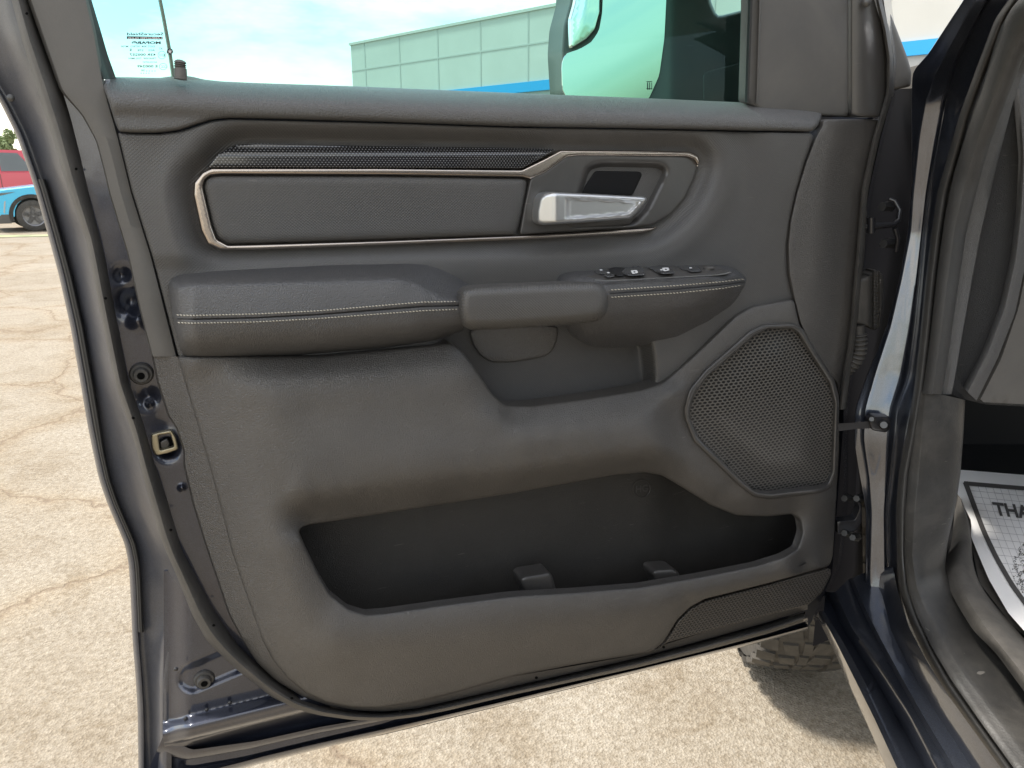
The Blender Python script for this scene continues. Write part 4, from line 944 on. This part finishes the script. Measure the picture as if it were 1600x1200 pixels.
# latch opening
la = [(236, 679), (252, 675), (268, 672), (275, 684), (279, 702), (262, 708), (244, 712), (237, 700)]
relief('latch_plate', la, -.026, M['zinc'], door, step=3, s=2, holes=[[(247, 680), (266, 677), (272, 698), (250, 704)]], hs=1.5, er=2, eh=.002, back=.006)
relief('latch_opening', [(244, 678), (268, 674), (275, 702), (246, 708)], -.036, M['hole'], door, step=8, s=1, back=0)
relief('latch_hook', [(249, 690), (262, 684), (266, 694), (262, 701), (251, 702)], -.032, M['steel'], door, step=3, s=1.5, er=2, eh=.003, back=.004)
for bx, by, r in ((275, 1045, .003), (290, 1122, .003), (323, 1108, .003), (359, 1097, .003), (330, 1003, .003), (17, 153, .004), (284, 762, .004)):
    dd = -.07 if bx < 30 else -.03
    c = PD(bx, by, dd); tube('panel_plug', [c, c + NRM * .002, c + NRM * .003], [r, r * .95, r * .5], M['hingeblk'] if bx > 30 else M['steel'], door, seg=14)

# exterior mirror beyond the glass
mc = [(888, -190), (920, -215), (1085, -215), (1112, -120), (1110, 0), (1121, 26), (1166, 14), (1200, 10), (1200, 160), (1100, 172), (900, 170), (880, 150), (876, 80), (879, 40), (890, 0), (892, -60)]
def mt(x): return -.215 + .10 * np.clip((x - 880) / 160, -.1, 1.05)
def mir_d(x, y, e): return mt(x) - .012 - .01 * smst((x - 1075) / 60)
MG = [(879, 140), (878, 100), (883, 84), (905, 77), (924, 66), (936, 48), (941, 20), (944, -60), (950, -170), (1036, -175), (1042, -60), (1041, 0), (1038, 60), (1030, 118), (1012, 158), (890, 160)]
SM = [(892, 76), (891, 30), (898, 5), (905, -40), (912, -100), (936, -110), (938, -40), (937, 20), (930, 46), (915, 62)]
mr = relief('side_mirror', mc, mir_d, M['smooth'], TR, step=10, s=4, er=6, eh=.01, back=.05, label='black exterior mirror seen through the door glass')
relief('mirror_glass', MG, lambda x, y, e: mt(x) - .006, M['mirror'], mr, step=14, s=3, back=.002)
relief('spot_mirror', SM, lambda x, y, e: mt(x) - .003 + .001 * smst(e / 26), M['mirror'], mr, step=5, s=2.5, er=2, eh=.001, back=.008)
relief('mirror_arm_cover', [(1097, 118), (1100, 113), (1166, 95), (1200, 88), (1200, 160), (1098, 165)], lambda x, y, e: -.125, M['smooth'], mr, step=10, s=2, er=3, eh=.004, back=.006)
hi_ = [mk('t', PD(np.array([1010 + a, 1022 + a * 0 + b, 1022 + b, 1010 + a]), np.array([0, 0, 1, 1.]) + yv_, mt(np.full(4, 1016.)) - .004), [(3, 2, 1, 0)], M['print'], smooth=False) for a, b, yv_ in ((0, 0, 127), (0, 0, 138))]
for k in range(4):
    x0 = 1011 + 3.4 * k; hi_.append(mk('t', PD(np.array([x0, x0 + 1, x0 + 1, x0]), np.array([129, 129, 140, 140.]), mt(np.full(4, 1016.)) - .004), [(3, 2, 1, 0)], M['print'], smooth=False))
join('heating_icon', hi_, mr)
relief('mirror_base', [(1378, -20), (1386, 8), (1402, 48), (1418, 90), (1424, 112), (1423, 135), (1396, 141), (1390, 120), (1393, 90), (1384, 40)], lambda x, y, e: -.06, M['matte'], TR, step=6, s=2.5, er=5, eh=.006, back=.04)

# ------------------------------------------------------------------ body side: pillar, jamb, sill
def Y(P, w): return [(p[0], p[1], w if np.ndim(w) == 0 else w[i]) for i, p in enumerate(P)]
# dark hinge recess behind the door end
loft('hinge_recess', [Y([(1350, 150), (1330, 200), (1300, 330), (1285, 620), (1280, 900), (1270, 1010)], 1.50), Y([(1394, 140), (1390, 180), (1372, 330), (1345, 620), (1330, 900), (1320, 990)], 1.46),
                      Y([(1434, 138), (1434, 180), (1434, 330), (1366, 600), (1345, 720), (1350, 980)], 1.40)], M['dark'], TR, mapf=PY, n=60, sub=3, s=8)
J0 = [(1590, -140), (1505, 0), (1450, 85), (1426, 112), (1424, 150), (1424, 300), (1418, 365), (1404, 440), (1385, 510), (1353, 590), (1336, 640), (1334, 690), (1342, 740), (1353, 800), (1352, 900), (1353, 960), (1350, 1000)]
J0w = [1.05, 1.18, 1.30, 1.36, 1.37, 1.38, 1.38, 1.37, 1.36, 1.35, 1.34, 1.33, 1.33, 1.32, 1.30, 1.28, 1.25]
J1 = [(1600, -140), (1518, 10), (1462, 115), (1446, 160), (1437, 205), (1427, 300), (1422, 365), (1408, 440), (1392, 510), (1366, 590), (1352, 640), (1350, 690), (1358, 745), (1362, 800), (1360, 900), (1362, 960), (1366, 1000)]
J2 = [(1650, -140), (1545, 0), (1497, 95), (1478, 160), (1464, 235), (1452, 300), (1444, 365), (1437, 440), (1430, 510), (1420, 590), (1402, 640), (1398, 690), (1392, 745), (1386, 800), (1388, 900), (1398, 960), (1410, 1010)]
J3 = [(1700, -140), (1592, -5), (1541, 100), (1512, 165), (1488, 240), (1467, 300), (1459, 365), (1450, 440), (1443, 510), (1436, 590), (1424, 640), (1414, 690), (1406, 745), (1402, 800), (1404, 900), (1414, 960), (1430, 1010)]
def ww(a, b): return [x + b for x in J0w]
def jx(P, dx): return [(x + dx, y) for x, y in P]
def jl(t): return [(a[0] * (1 - t) + b[0] * t, a[1] * (1 - t) + b[1] * t) for a, b in zip(J1, J2)]
R_ = [Y(J0, ww(0, .03)), Y(J0, ww(0, .0)), Y(jx(J0, 3), ww(0, -.006)), Y(jx(J1, -3), ww(0, -.012)), Y(J1, ww(0, -.016)), Y(jl(.12), ww(0, -.018)), Y(jl(.45), ww(0, -.022)), Y(jl(.72), ww(0, -.0265)), Y(jl(.80), ww(0, -.027)), Y(jl(.86), ww(0, -.023)), Y(jl(.97), ww(0, -.014)), Y(jx(J2, 4), ww(0, -.020)), Y(jx(J3, -2), ww(0, -.052)), Y(J3, ww(0, -.07))]
loft('front_pillar', R_, M['jambpaint'], TR, mapf=PY, n=140, sub=2, s=7)
# body seal: from the pillar down and along the sill
def sealpts(o): return None
SE = [(1690, -140), (1584, 0), (1563, 30), (1533, 110), (1508, 180), (1488, 250), (1474, 300), (1464, 365), (1455, 440), (1446, 530), (1438, 600), (1425, 680), (1413, 740), (1409, 800), (1409, 870), (1414, 925), (1428, 968), (1452, 1020), (1480, 1070), (1522, 1130), (1575, 1205), (1640, 1300)]
SEw = [.97, 1.10, 1.125, 1.19, 1.24, 1.27, 1.285, 1.285, 1.28, 1.27, 1.26, 1.245, 1.235, 1.22, 1.20, 1.165, 1.115, 1.05, .985, .915, .83, .745]
def seg(dx0, dx1, dw, base=SE): return [(p[0] + (dx0 if i < 14 else dx0 * .8 + 0), p[1] - (0 if i < 15 else dx0 * .45), SEw[i] + dw) for i, p in enumerate(base)]
loft('body_seal', [seg(-9, 0, .03), seg(-8, 0, .0), seg(-2, 0, -.016), seg(4, 0, -.018), seg(8, 0, -.006), seg(10, 0, .01), seg(11, 0, .03)], M['bodyrubber'], TR, mapf=PY, n=160, sub=3, s=7)
# stippled pillar trim, leather edge, dash side
T4 = [(1720, -100), (1640, 20), (1600, 82), (1568, 165), (1545, 225), (1524, 300), (1508, 365), (1497, 440), (1484, 530), (1474, 600), (1470, 616)]
T4w = [.98, 1.08, 1.13, 1.19, 1.23, 1.26, 1.27, 1.27, 1.26, 1.25, 1.25]
S4 = [(1694, -100), (1586, 8), (1562, 45), (1535, 140), (1512, 205), (1492, 270), (1478, 335), (1466, 420), (1455, 520), (1444, 600), (1440, 616)]
mid4 = [((a[0] + b[0]) / 2, (a[1] + b[1]) / 2, w_ - .035) for a, b, w_ in zip(S4, T4, T4w)]
loft('pillar_trim', [Y(S4, [w_ + .02 for w_ in T4w]), Y(S4, [w_ - .012 for w_ in T4w]), mid4, Y(T4, [w_ - .02 for w_ in T4w]), Y(T4, [w_ + .03 for w_ in T4w])], M['stipple'], TR, mapf=PY, n=70, sub=3, s=6)
T5 = [(1760, -100), (1680, 20), (1640, 80), (1600, 110), (1582, 160), (1556, 260), (1532, 365), (1518, 440), (1502, 530), (1490, 600), (1486, 616)]
loft('dash_edge_trim', [Y(T4, [w_ + .02 for w_ in T4w]), Y(T4, [w_ + .004 for w_ in T4w]), Y(T5, [w_ + .0 for w_ in T4w]), Y(T5, [w_ + .03 for w_ in T4w])], M['belt'], TR, mapf=PY, n=60, sub=2, s=6)
dash = relief('dash_side', [(1560, 130), (1600, 60), (1700, 60), (1700, 640), (1540, 632), (1500, 622), (1478, 612), (1490, 560), (1515, 430), (1540, 290)], lambda x, y, e: 1.29 + .0 * x, M['dashside'], TR, step=14, s=3, mapf=PY, back=.05)
dash['label'] = 'black side panel of the dashboard'
D6 = [(1583, 120), (1592, 250), (1588, 330), (1580, 400), (1562, 480), (1535, 550), (1505, 606)]
D7 = [(1606, 110), (1616, 250), (1612, 330), (1604, 405), (1586, 490), (1558, 562), (1526, 626)]
loft('dash_pad', [Y(D6, 1.29), Y(D6, 1.275), [((2 * a[0] + b[0]) / 3, (2 * a[1] + b[1]) / 3, 1.25) for a, b in zip(D6, D7)], Y(D7, 1.258)], M['belt'], TR, mapf=PY, n=50, sub=4, s=6)
relief('dash_lower', [(1555, 585), (1600, 500), (1720, 470), (1720, 630), (1600, 628), (1535, 627)], lambda x, y, e: 1.268, M['belt'], TR, step=14, s=2, mapf=PY, er=4, eh=-.01, back=.2)
# kick panel turning into the sill plate
K0 = [(1432, 612), (1424, 680), (1417, 740), (1413, 800), (1413, 870), (1419, 925), (1434, 965), (1458, 1015), (1488, 1065), (1530, 1125), (1584, 1200), (1650, 1290)]
K0w = [1.25, 1.235, 1.225, 1.205, 1.18, 1.145, 1.095, 1.03, .965, .895, .815, .73]
Kh = [(1450, 612), (1445, 680), (1440, 740), (1434, 800), (1428, 870), (1436, 920), (1455, 955), (1480, 1000), (1512, 1050), (1556, 1108), (1610, 1178), (1676, 1265)]
K1 = [(1478, 618), (1474, 680), (1466, 745), (1460, 800), (1450, 860), (1452, 905), (1480, 940), (1512, 985), (1548, 1030), (1594, 1085), (1650, 1155), (1716, 1240)]
K2 = [(1508, 625), (1505, 680), (1500, 745), (1493, 790), (1480, 850), (1476, 892), (1496, 935), (1534, 990), (1575, 1040), (1625, 1100), (1685, 1170), (1750, 1240)]
def flatrail(P, dw0, dz):
    out = []
    for k, (p, k0, w_) in enumerate(zip(P, K0, K0w)):
        z0 = float(PY(np.array([k0[0]]), np.array([k0[1]]), np.array([w_]))[0][2]); wz = float(PZ(np.array([p[0]]), np.array([p[1]]), np.array([z0 + dz]))[0][1])
        t = float(smst((k - 3.2) / 3.0)); out.append((p[0], p[1], (w_ + dw0) * (1 - t) + wz * t))
    return out
Kq = [((a[0] * .4 + b[0] * .6), (a[1] * .4 + b[1] * .6)) for a, b in zip(K0, Kh)]
Ke = [((a[0] * .15 + b[0] * .85), (a[1] * .15 + b[1] * .85)) for a, b in zip(K1, K2)]
loft('sill_plate', [Y(K0, [w_ + .02 for w_ in K0w]), Y(K0, K0w), flatrail(Kq, -.014, .008), flatrail(Kh, -.018, .011), flatrail(K1, -.010, .011), flatrail(Ke, .004, .008), flatrail(K2, .03, -.012), flatrail(K2, .10, -.06)],
     basic('worn_scuff_plastic', (.034, .033, .032), .38, var=.25, vscale=14, bump=.35, bscale=350, dust=.16, speck=.8), TR, mapf=PY, n=120, sub=3, s=8)
# footwell
relief('dash_face', [(1590, 60), (1760, 40), (1760, 640), (1530, 628), (1565, 560), (1592, 480), (1608, 400), (1618, 320)], lambda x, y, e: 1.262, M['matte'], TR, step=14, s=3, mapf=PY, back=.5)
boxw('footwell', (1.62, 2.02, 1.13), (1.5, .03, 1.0), M['black'], TR); 
mk('cab_floor', [(.80, .3, .735), (2.3, .3, .735), (2.3, 2.02, .735), (.86, 2.02, .735)], [(0, 1, 2, 3)], M['black'], TR, smooth=False)
# painted sill
Z0 = [(1276, 962), (1300, 1010), (1322, 1060), (1352, 1125), (1385, 1200), (1430, 1300)]
def zr(pts, z): return [(p[0], p[1], z) for p in pts]
L_a = [(1280, 955), (1306, 1002), (1335, 1060), (1365, 1120), (1402, 1200), (1450, 1300)]
L_b = [(1287, 955), (1318, 1004), (1348, 1060), (1380, 1120), (1418, 1200), (1466, 1300)]
L_c = [(1290, 925), (1318, 985), (1336, 1012), (1368, 1062), (1402, 1122), (1444, 1200), (1498, 1300)]
L_c2 = [(1305, 925), (1331, 981), (1350, 1008), (1382, 1058), (1420, 1121), (1463, 1200), (1518, 1300)]
L_d = [(1310, 920), (1335, 970), (1356, 1008), (1386, 1056), (1424, 1120), (1470, 1200), (1528, 1300)]
L_e = [(1326, 905), (1350, 960), (1364, 988), (1394, 1045), (1436, 1120), (1482, 1200), (1540, 1300)]
L_e2 = [(1332, 903), (1355, 958), (1370, 987), (1401, 1044), (1443, 1119), (1491, 1200), (1550, 1300)]
L_f = [(1362, 890), (1380, 935), (1392, 985), (1420, 1040), (1460, 1110), (1512, 1190), (1575, 1285)]
L_f2 = [(1372, 888), (1390, 932), (1402, 982), (1430, 1036), (1470, 1104), (1524, 1184), (1588, 1280)]
L_g = [(1395, 885), (1403, 925), (1418, 975), (1446, 1030), (1484, 1090), (1542, 1170), (1612, 1265)]
loft('body_sill', [zr(Z0, .36), zr(Z0, .43), zr(L_a, .470), zr(L_b, .4765), zr(L_c, .458), zr(L_c2, .503), zr(L_d, .508), zr(L_e, .508), zr(L_e2, .532), zr(L_f, .536), zr(L_f2, .562), zr(L_g, .588)], M['jambpaint'], TR, mapf=PZT, n=110, sub=1, s=6, sharp=60)
# fender behind the door
V = []
fen = [(.68, 1.56), (.66, 1.7), (.66, 2.0), (.72, 2.9)]
V = [(x, y, z) for z, k in ((1.03, 0), (1.23, 0), (1.34, .05), (1.38, .25)) for x, y in [(a + k, b) for a, b in fen]]
F = [(i * 4 + j, i * 4 + j + 1, (i + 1) * 4 + j + 1, (i + 1) * 4 + j) for i in range(3) for j in range(3)]
mk('front_fender', V, F, M['paint'], TR)

# rest of the cab behind the opening (beside and behind the camera)
def box_part(name, x0, x1, y0, y1, z0, z1, mat, bev=.03): return boxw(name, ((x0 + x1) / 2, (y0 + y1) / 2, (z0 + z1) / 2), (x1 - x0, y1 - y0, z1 - z0), mat, TR, bev=bev)
box_part('rear_door', .80, .98, -1.05, -.02, .66, 1.55, M['paint'], .04)
box_part('centre_pillar', .88, .98, -.06, .12, .70, 2.08, M['matte'], .02)
box_part('rear_window', .90, .93, -1.0, -.10, 1.56, 2.02, M['black'], .005)
box_part('cab_side', .80, 2.6, -1.35, -1.08, .66, 2.1, M['paint'], .05)
box_part('far_side', 2.45, 2.6, -1.3, 1.0, .66, 1.55, M['paint'], .05)
box_part('dash_top', .98, 2.45, 1.34, 2.0, 1.20, 1.44, M['black'], .02)
box_part('hood', .80, 2.5, 2.05, 3.1, 1.20, 1.40, M['paint'], .05)
box_part('roof', .92, 2.48, -1.3, 1.0, 2.10, 2.16, M['paint'], .02)
box_part('truck_bed', .80, 2.6, -3.2, -1.45, .7, 1.42, M['paint'], .05)
sm_ = box_part('seat', 1.08, 1.60, -.15, .42, .95, 1.12, M['leather'], .05)
sb_ = box_part('seat_back', 1.08, 1.60, -.32, -.14, 1.05, 1.72, M['leather'], .06)

# ---- hinges, check strap, loom boot
def W(px, py, w): return PY(np.array([px]), np.array([py]), np.array([w]))[0]
def plate(name, pts, w, mat, th=.006, par=None, er=2): return relief(name, pts, lambda x, y, e: w + 0 * x, mat, par or TR, step=5, s=2, mapf=PY, er=er, eh=-.002, back=th)
h1 = tube('hinge', [W(1350, 353, 1.345), W(1372, 353, 1.345), W(1396, 351, 1.35), W(1404, 344, 1.355), W(1406, 328, 1.36), (W(1398, 314, 1.365)), W(1390, 311, 1.37)], [.006, .006, .005, .0045, .004, .004, .004], M['hingeblk'], TR)
tube('hinge_leaf', [W(1398, 356, 1.355), W(1403, 372, 1.36), W(1400, 392, 1.37)], [.005, .004, .004], M['hingeblk'], h1)
tube('hinge_pin', [W(1361, 340, 1.34), W(1361, 364, 1.34)], .007, M['hingeblk'], h1)
for bx, by in ((1381, 323), (1383, 381)):
    tube('bolt', [W(bx + 10, by - 1, 1.39), W(bx, by, 1.37), W(bx - 3, by, 1.365)], [.011, .0085, .008], M['steel'], h1, seg=6)
h2 = plate('hinge', [(1308, 815), (1336, 812), (1343, 795), (1340, 785), (1333, 783), (1335, 778), (1346, 786), (1347, 815), (1338, 830), (1308, 835)], 1.33, M['hingeblk'], .02)
h2['label'] = 'lower door hinge with two bolts'
for bx, by in ((1321, 779), (1340, 779), (1321, 833), (1334, 840)):
    tube('bolt', [W(bx + 5, by - 1, 1.35), W(bx, by, 1.33), W(bx - 2, by, 1.325)], [.009, .007, .0065], M['steel'], h2, seg=6)
cs = loft('check_strap', [Y([(1306, 662), (1340, 660), (1372, 657), (1392, 656)], 1.29), Y([(1306, 662), (1340, 660), (1372, 657), (1392, 656)], 1.28), Y([(1306, 674), (1340, 670), (1372, 669), (1392, 667)], 1.28), Y([(1306, 674), (1340, 670), (1372, 669), (1392, 667)], 1.29)], M['hingeblk'], TR, mapf=PY, n=20, s=2)
plate('strap_bracket', [(1358, 656), (1366, 651), (1378, 651), (1384, 652), (1391, 651), (1392, 670), (1384, 676), (1362, 672)], 1.272, M['hingeblk'], .02, cs)
tube('bolt', [W(1382, 664, 1.275), W(1381, 664, 1.262), W(1381, 664, 1.258)], [.0085, .0085, .006], M['steel'], cs, seg=18)
tube('bolt', [W(1362, 655, 1.275), W(1362, 655, 1.264), W(1362, 655, 1.262)], [.006, .006, .004], M['steel'], cs, seg=18)
bt = relief('loom_connector', [(1340, 436), (1350, 432), (1360, 430), (1360, 512), (1342, 508), (1336, 508), (1338, 470)], lambda x, y, e: 1.33 + 0 * x, M['rubber'], TR, step=4, s=3, mapf=PY, er=6, eh=-.012, back=.03)
relief('connector_flange', [(1356, 430), (1366, 422), (1374, 422), (1381, 432), (1379, 480), (1374, 512), (1366, 517), (1356, 512)], lambda x, y, e: 1.35 - .006 * np.sin(x * .7), M['rubber'], bt, step=3, s=3, mapf=PY, er=4, eh=-.008, back=.03)
cpts = resamp(gsm(resamp(np.array([(1342, 508, 1.335), (1342, 525, 1.335), (1343, 545, 1.335), (1338, 562, 1.34), (1326, 574, 1.35), (1314, 584, 1.36)]), step=2.0), 3, False), n=110)
cw = PY(cpts[:, 0], cpts[:, 1], cpts[:, 2]); rr = .0125 + .0022 * np.sin(np.linspace(0, 2 * math.pi * 13, 110)); rr[:18] = .010
tube('corrugated_boot', cw, rr, M['rubber'], bt, seg=20)

# ---- front tyre of the truck
def tyre():
    c = np.array([.86, 2.10, .42]); R = .42; Wd = .27; ax = np.array([math.cos(math.radians(-8)), math.sin(math.radians(-8)), 0]); fw = np.array([-ax[1], ax[0], 0]); up = np.array([0, 0, 1.])
    tm = basic('truck_tyre_rubber', (.045, .040, .034), .85, var=.35, vscale=14, bump=.4, bscale=120, dust=.28); V = []; F = []; n = 72
    prof = [(-Wd / 2 + .02, R * .62), (-Wd / 2, R * .8), (-Wd / 2 + .012, R * .93), (-Wd / 2 + .04, R * .978), (0, R * .985), (Wd / 2 - .04, R * .978), (Wd / 2 - .012, R * .93), (Wd / 2, R * .8), (Wd / 2 - .02, R * .62)]
    m = len(prof)
    for k in range(n):
        t = 2 * math.pi * k / n; dr = fw * math.cos(t) + up * math.sin(t)
        for a, r in prof: V.append(c + ax * a + dr * r)
    for k in range(n):
        for j in range(m - 1):
            a = k * m + j; b = ((k + 1) % n) * m + j; F.append((a, b, b + 1, a + 1))
    def blk(t0, t1, a0, a1, sk, r1=R, r0=R * .965):
        k0 = len(V)
        for r in (r0, r1):
            ee = 0 if r == r0 else .003
            for t, a in ((t0, a0 + ee), (t1, a0 + sk + ee), (t1, a1 + sk - ee), (t0, a1 - ee)):
                edge = .014 * max(0, (abs(a) - Wd / 2 + .03) / .03)
                V.append(c + ax * a + (fw * math.cos(t) + up * math.sin(t)) * (r - edge))
        F.extend([(k0 + 4, k0 + 5, k0 + 6, k0 + 7), (k0, k0 + 1, k0 + 5, k0 + 4), (k0 + 1, k0 + 2, k0 + 6, k0 + 5), (k0 + 2, k0 + 3, k0 + 7, k0 + 6), (k0 + 3, k0, k0 + 4, k0 + 7)])
    N = 36
    for k in range(N):
        t = 2 * math.pi * k / N; dt = 2 * math.pi / N
        o_ = rng.normal(0, .004)
        blk(t, t + dt * .72, -Wd / 2 + .004, -.078 + o_, .006); blk(t + dt * .5, t + dt * 1.22, .078 + o_, Wd / 2 - .004, -.006)
        blk(t + dt * .25, t + dt * .95, -.070, -.024 + o_, .012); blk(t, t + dt * .7, .022 + o_, .070, -.012); blk(t + dt * .1, t + dt * .9, -.015, .014, .004)
    o = mk('front_wheel', V, F, tm, TR, sharp=25, label='dusty front tyre with blocky tread showing under the door')
    V = []; F = []
    for k in range(n):
        t = 2 * math.pi * k / n; dr = fw * math.cos(t) + up * math.sin(t)
        for a, r in ((-Wd / 2 + .02, R * .63), (-.05, R * .58), (-.04, 0.01)): V.append(c + ax * a + dr * r)
    F = [(k * 3 + j, ((k + 1) % n) * 3 + j, ((k + 1) % n) * 3 + j + 1, k * 3 + j + 1) for k in range(n) for j in range(2)]
    mk('rim', V, F, RIM, o)
tyre()

# ------------------------------------------------------------------ floor liner and paper mat
FZ = .575
lin_m = basic('dusty_rubber_liner', (.065, .060, .055), .7, var=.3, vscale=10, bump=.3, bscale=250, spec=.3, dust=.3)
La = [(1494, 772, .60), (1487, 850, .60), (1476, 880, .605), (1477, 905, .605), (1490, 935, .605), (1520, 985, .605), (1556, 1020, .605), (1600, 1080, .605), (1680, 1180, .605)]
Lb = [(1496, 772, .635), (1500, 830, .635), (1496, 880, .635), (1500, 905, .63), (1510, 935, .63), (1540, 980, .63), (1572, 1020, .63), (1620, 1080, .63), (1700, 1180, .63)]
Lc = [(1502, 780, .64), (1514, 820, .635), (1515, 870, .63), (1520, 900, .625), (1534, 930, .62), (1562, 975, .62), (1596, 1020, .62), (1650, 1080, .62), (1730, 1180, .62)]
Ld = [(1506, 790, .585), (1518, 830, .585), (1520, 880, .585), (1530, 910, .585), (1546, 935, .585), (1580, 975, .585), (1620, 1020, .585), (1670, 1080, .585), (1750, 1180, .585)]
ll = loft('floor_liner', [La, Lb, Lc, Ld], lin_m, None, mapf=PZT, n=70, sub=4, s=10)
tag(ll, 'dusty black rubber floor liner with raised rim along the door sill', 'floor mat')
fl_ = mk('s', PZT(np.array([1500, 1760, 1900, 1580, 1530]), np.array([760, 760, 1250, 975, 910]), np.full(5, .582)), [(0, 1, 2, 3, 4)][::1], lin_m, None, smooth=False)
ll2 = join('liner_base', [fl_], ll)
# paper
pap = basic('white_paper', (.88, .86, .84), .8, var=.02, vscale=5, bump=.1, bscale=60)
ink = basic('grey_ink', (.07, .065, .062), .8); thin = basic('pale_grid_ink', (.42, .40, .40), .8)
PW = [(1470, 732), (1500, 734), (1600, 742), (1900, 760), (1960, 1300), (1800, 1240), (1700, 1120), (1640, 1040), (1604, 990), (1575, 957), (1545, 905), (1526, 860), (1517, 838), (1518, 815), (1508, 795), (1494, 772)]
def paper_z(x, y): return FZ + .018 + .008 * np.sin((x - 1480) / 60.) 
pm = relief('paper_mat', PW, lambda x, y, e: paper_z(x, y), pap, None, step=14, s=1.5, mapf=PZT, back=0, sharp=80)
tag(pm, 'white printed paper floor mat reading THANK with a footprint lying in the footwell', 'paper mat')
O3 = PZT(1507., 753., paper_z(1507, 753)); U3 = PZT(1600., 764., paper_z(1507, 753)) - O3; V3_ = PZT(1562., 880., paper_z(1507, 753)) - O3
U3 /= np.linalg.norm(U3); V3_ = V3_ - U3 * (V3_ @ U3) * 1.0; V3_ /= np.linalg.norm(V3_)
def uvpt(u, v, lift=.001):
    q = O3 + U3 * u + V3_ * v
    # drape on the paper: slide along the vertical
    return q
# work in image space so print follows the curled sheet
def ip(px, py, lift=.0012): return PZT(np.asarray(px, float), np.asarray(py, float), paper_z(np.asarray(px, float), 0) + lift)
def strip(P, w0, mat, lift=.0012, n=40, horizontal=False):
    P = resamp(np.array(P, float), n=n); T = np.gradient(P, axis=0); T /= np.linalg.norm(T, axis=1)[:, None]; N2 = np.stack([-T[:, 1], T[:, 0]], -1)
    A_, B_ = P + N2 * w0 / 2, P - N2 * w0 / 2
    V = np.concatenate([ip(A_[:, 0], A_[:, 1], lift), ip(B_[:, 0], B_[:, 1], lift)])
    return mk('t', V, [(i, i + 1, n + i + 1, n + i) for i in range(n - 1)], mat, None, smooth=False)
pr = []
left = gsm(resamp(np.array([(1508, 753), (1520, 785), (1537, 830), (1556, 870), (1580, 912), (1606, 948), (1640, 990), (1690, 1050)], float), step=2.0), 4, False)
pr.append(strip(left, 7.5, ink)); pr.append(strip([(1506, 755), (1600, 763), (1750, 776), (1900, 790)], 6.5, ink))
for k in range(1, 26):
    x0 = 1516 + k * 11.6; y0 = 757 + k * 1.0
    dirx = .36 - .004 * k
    pr.append(strip([(x0, y0), (x0 + dirx * 60, y0 + 60), (x0 + dirx * 140 + 4, y0 + 140), (x0 + dirx * 240 + 14, y0 + 240)], .55, thin, .0008, 20))
for k in range(1, 26):
    y0 = 757 + 9.2 * k + .18 * k * k; i = min(range(len(left)), key=lambda j: abs(left[j][1] - y0)); x0 = left[i][0] + 3
    pr.append(strip([(x0, y0), (x0 + 400, y0 + 40)], .55, thin, .0008, 10))
def tf(X, Y_):
    px = 1550 + X * .98 - Y_ * (-.0) ; px = px - (Y_) * .30 + 6; py = 804.5 - Y_ + X * .10; return ip(px, py, .0016)
pr.append(textpx('t', 'THANK YOU', 0, 0, 20, 0, ink, None, fn=tf, bold=.02))
# stippled footprint
Vd = []; Fd = []
for _ in range(1500):
    a, r = rng.random() * 2 * math.pi, math.sqrt(rng.random())
    cx, cy = 1618 + 36 * r * math.cos(a), 888 + 46 * r * math.sin(a) + .4 * 36 * r * math.cos(a) * 0
    if math.sin((cx * .5 + cy) * .45) + math.sin((cx - cy * .3) * .5) < -.2: continue
    s_ = .45 + .5 * rng.random(); q = ip([cx - s_, cx + s_, cx + s_, cx - s_], [cy - s_ * .6, cy - s_ * .6, cy + s_ * .6, cy + s_ * .6], .0014); k = len(Vd)
    Vd += list(q); Fd.append((k, k + 1, k + 2, k + 3))
pr.append(mk('t', Vd, Fd, ink, None, smooth=False))
join('mat_printing', pr, pm)
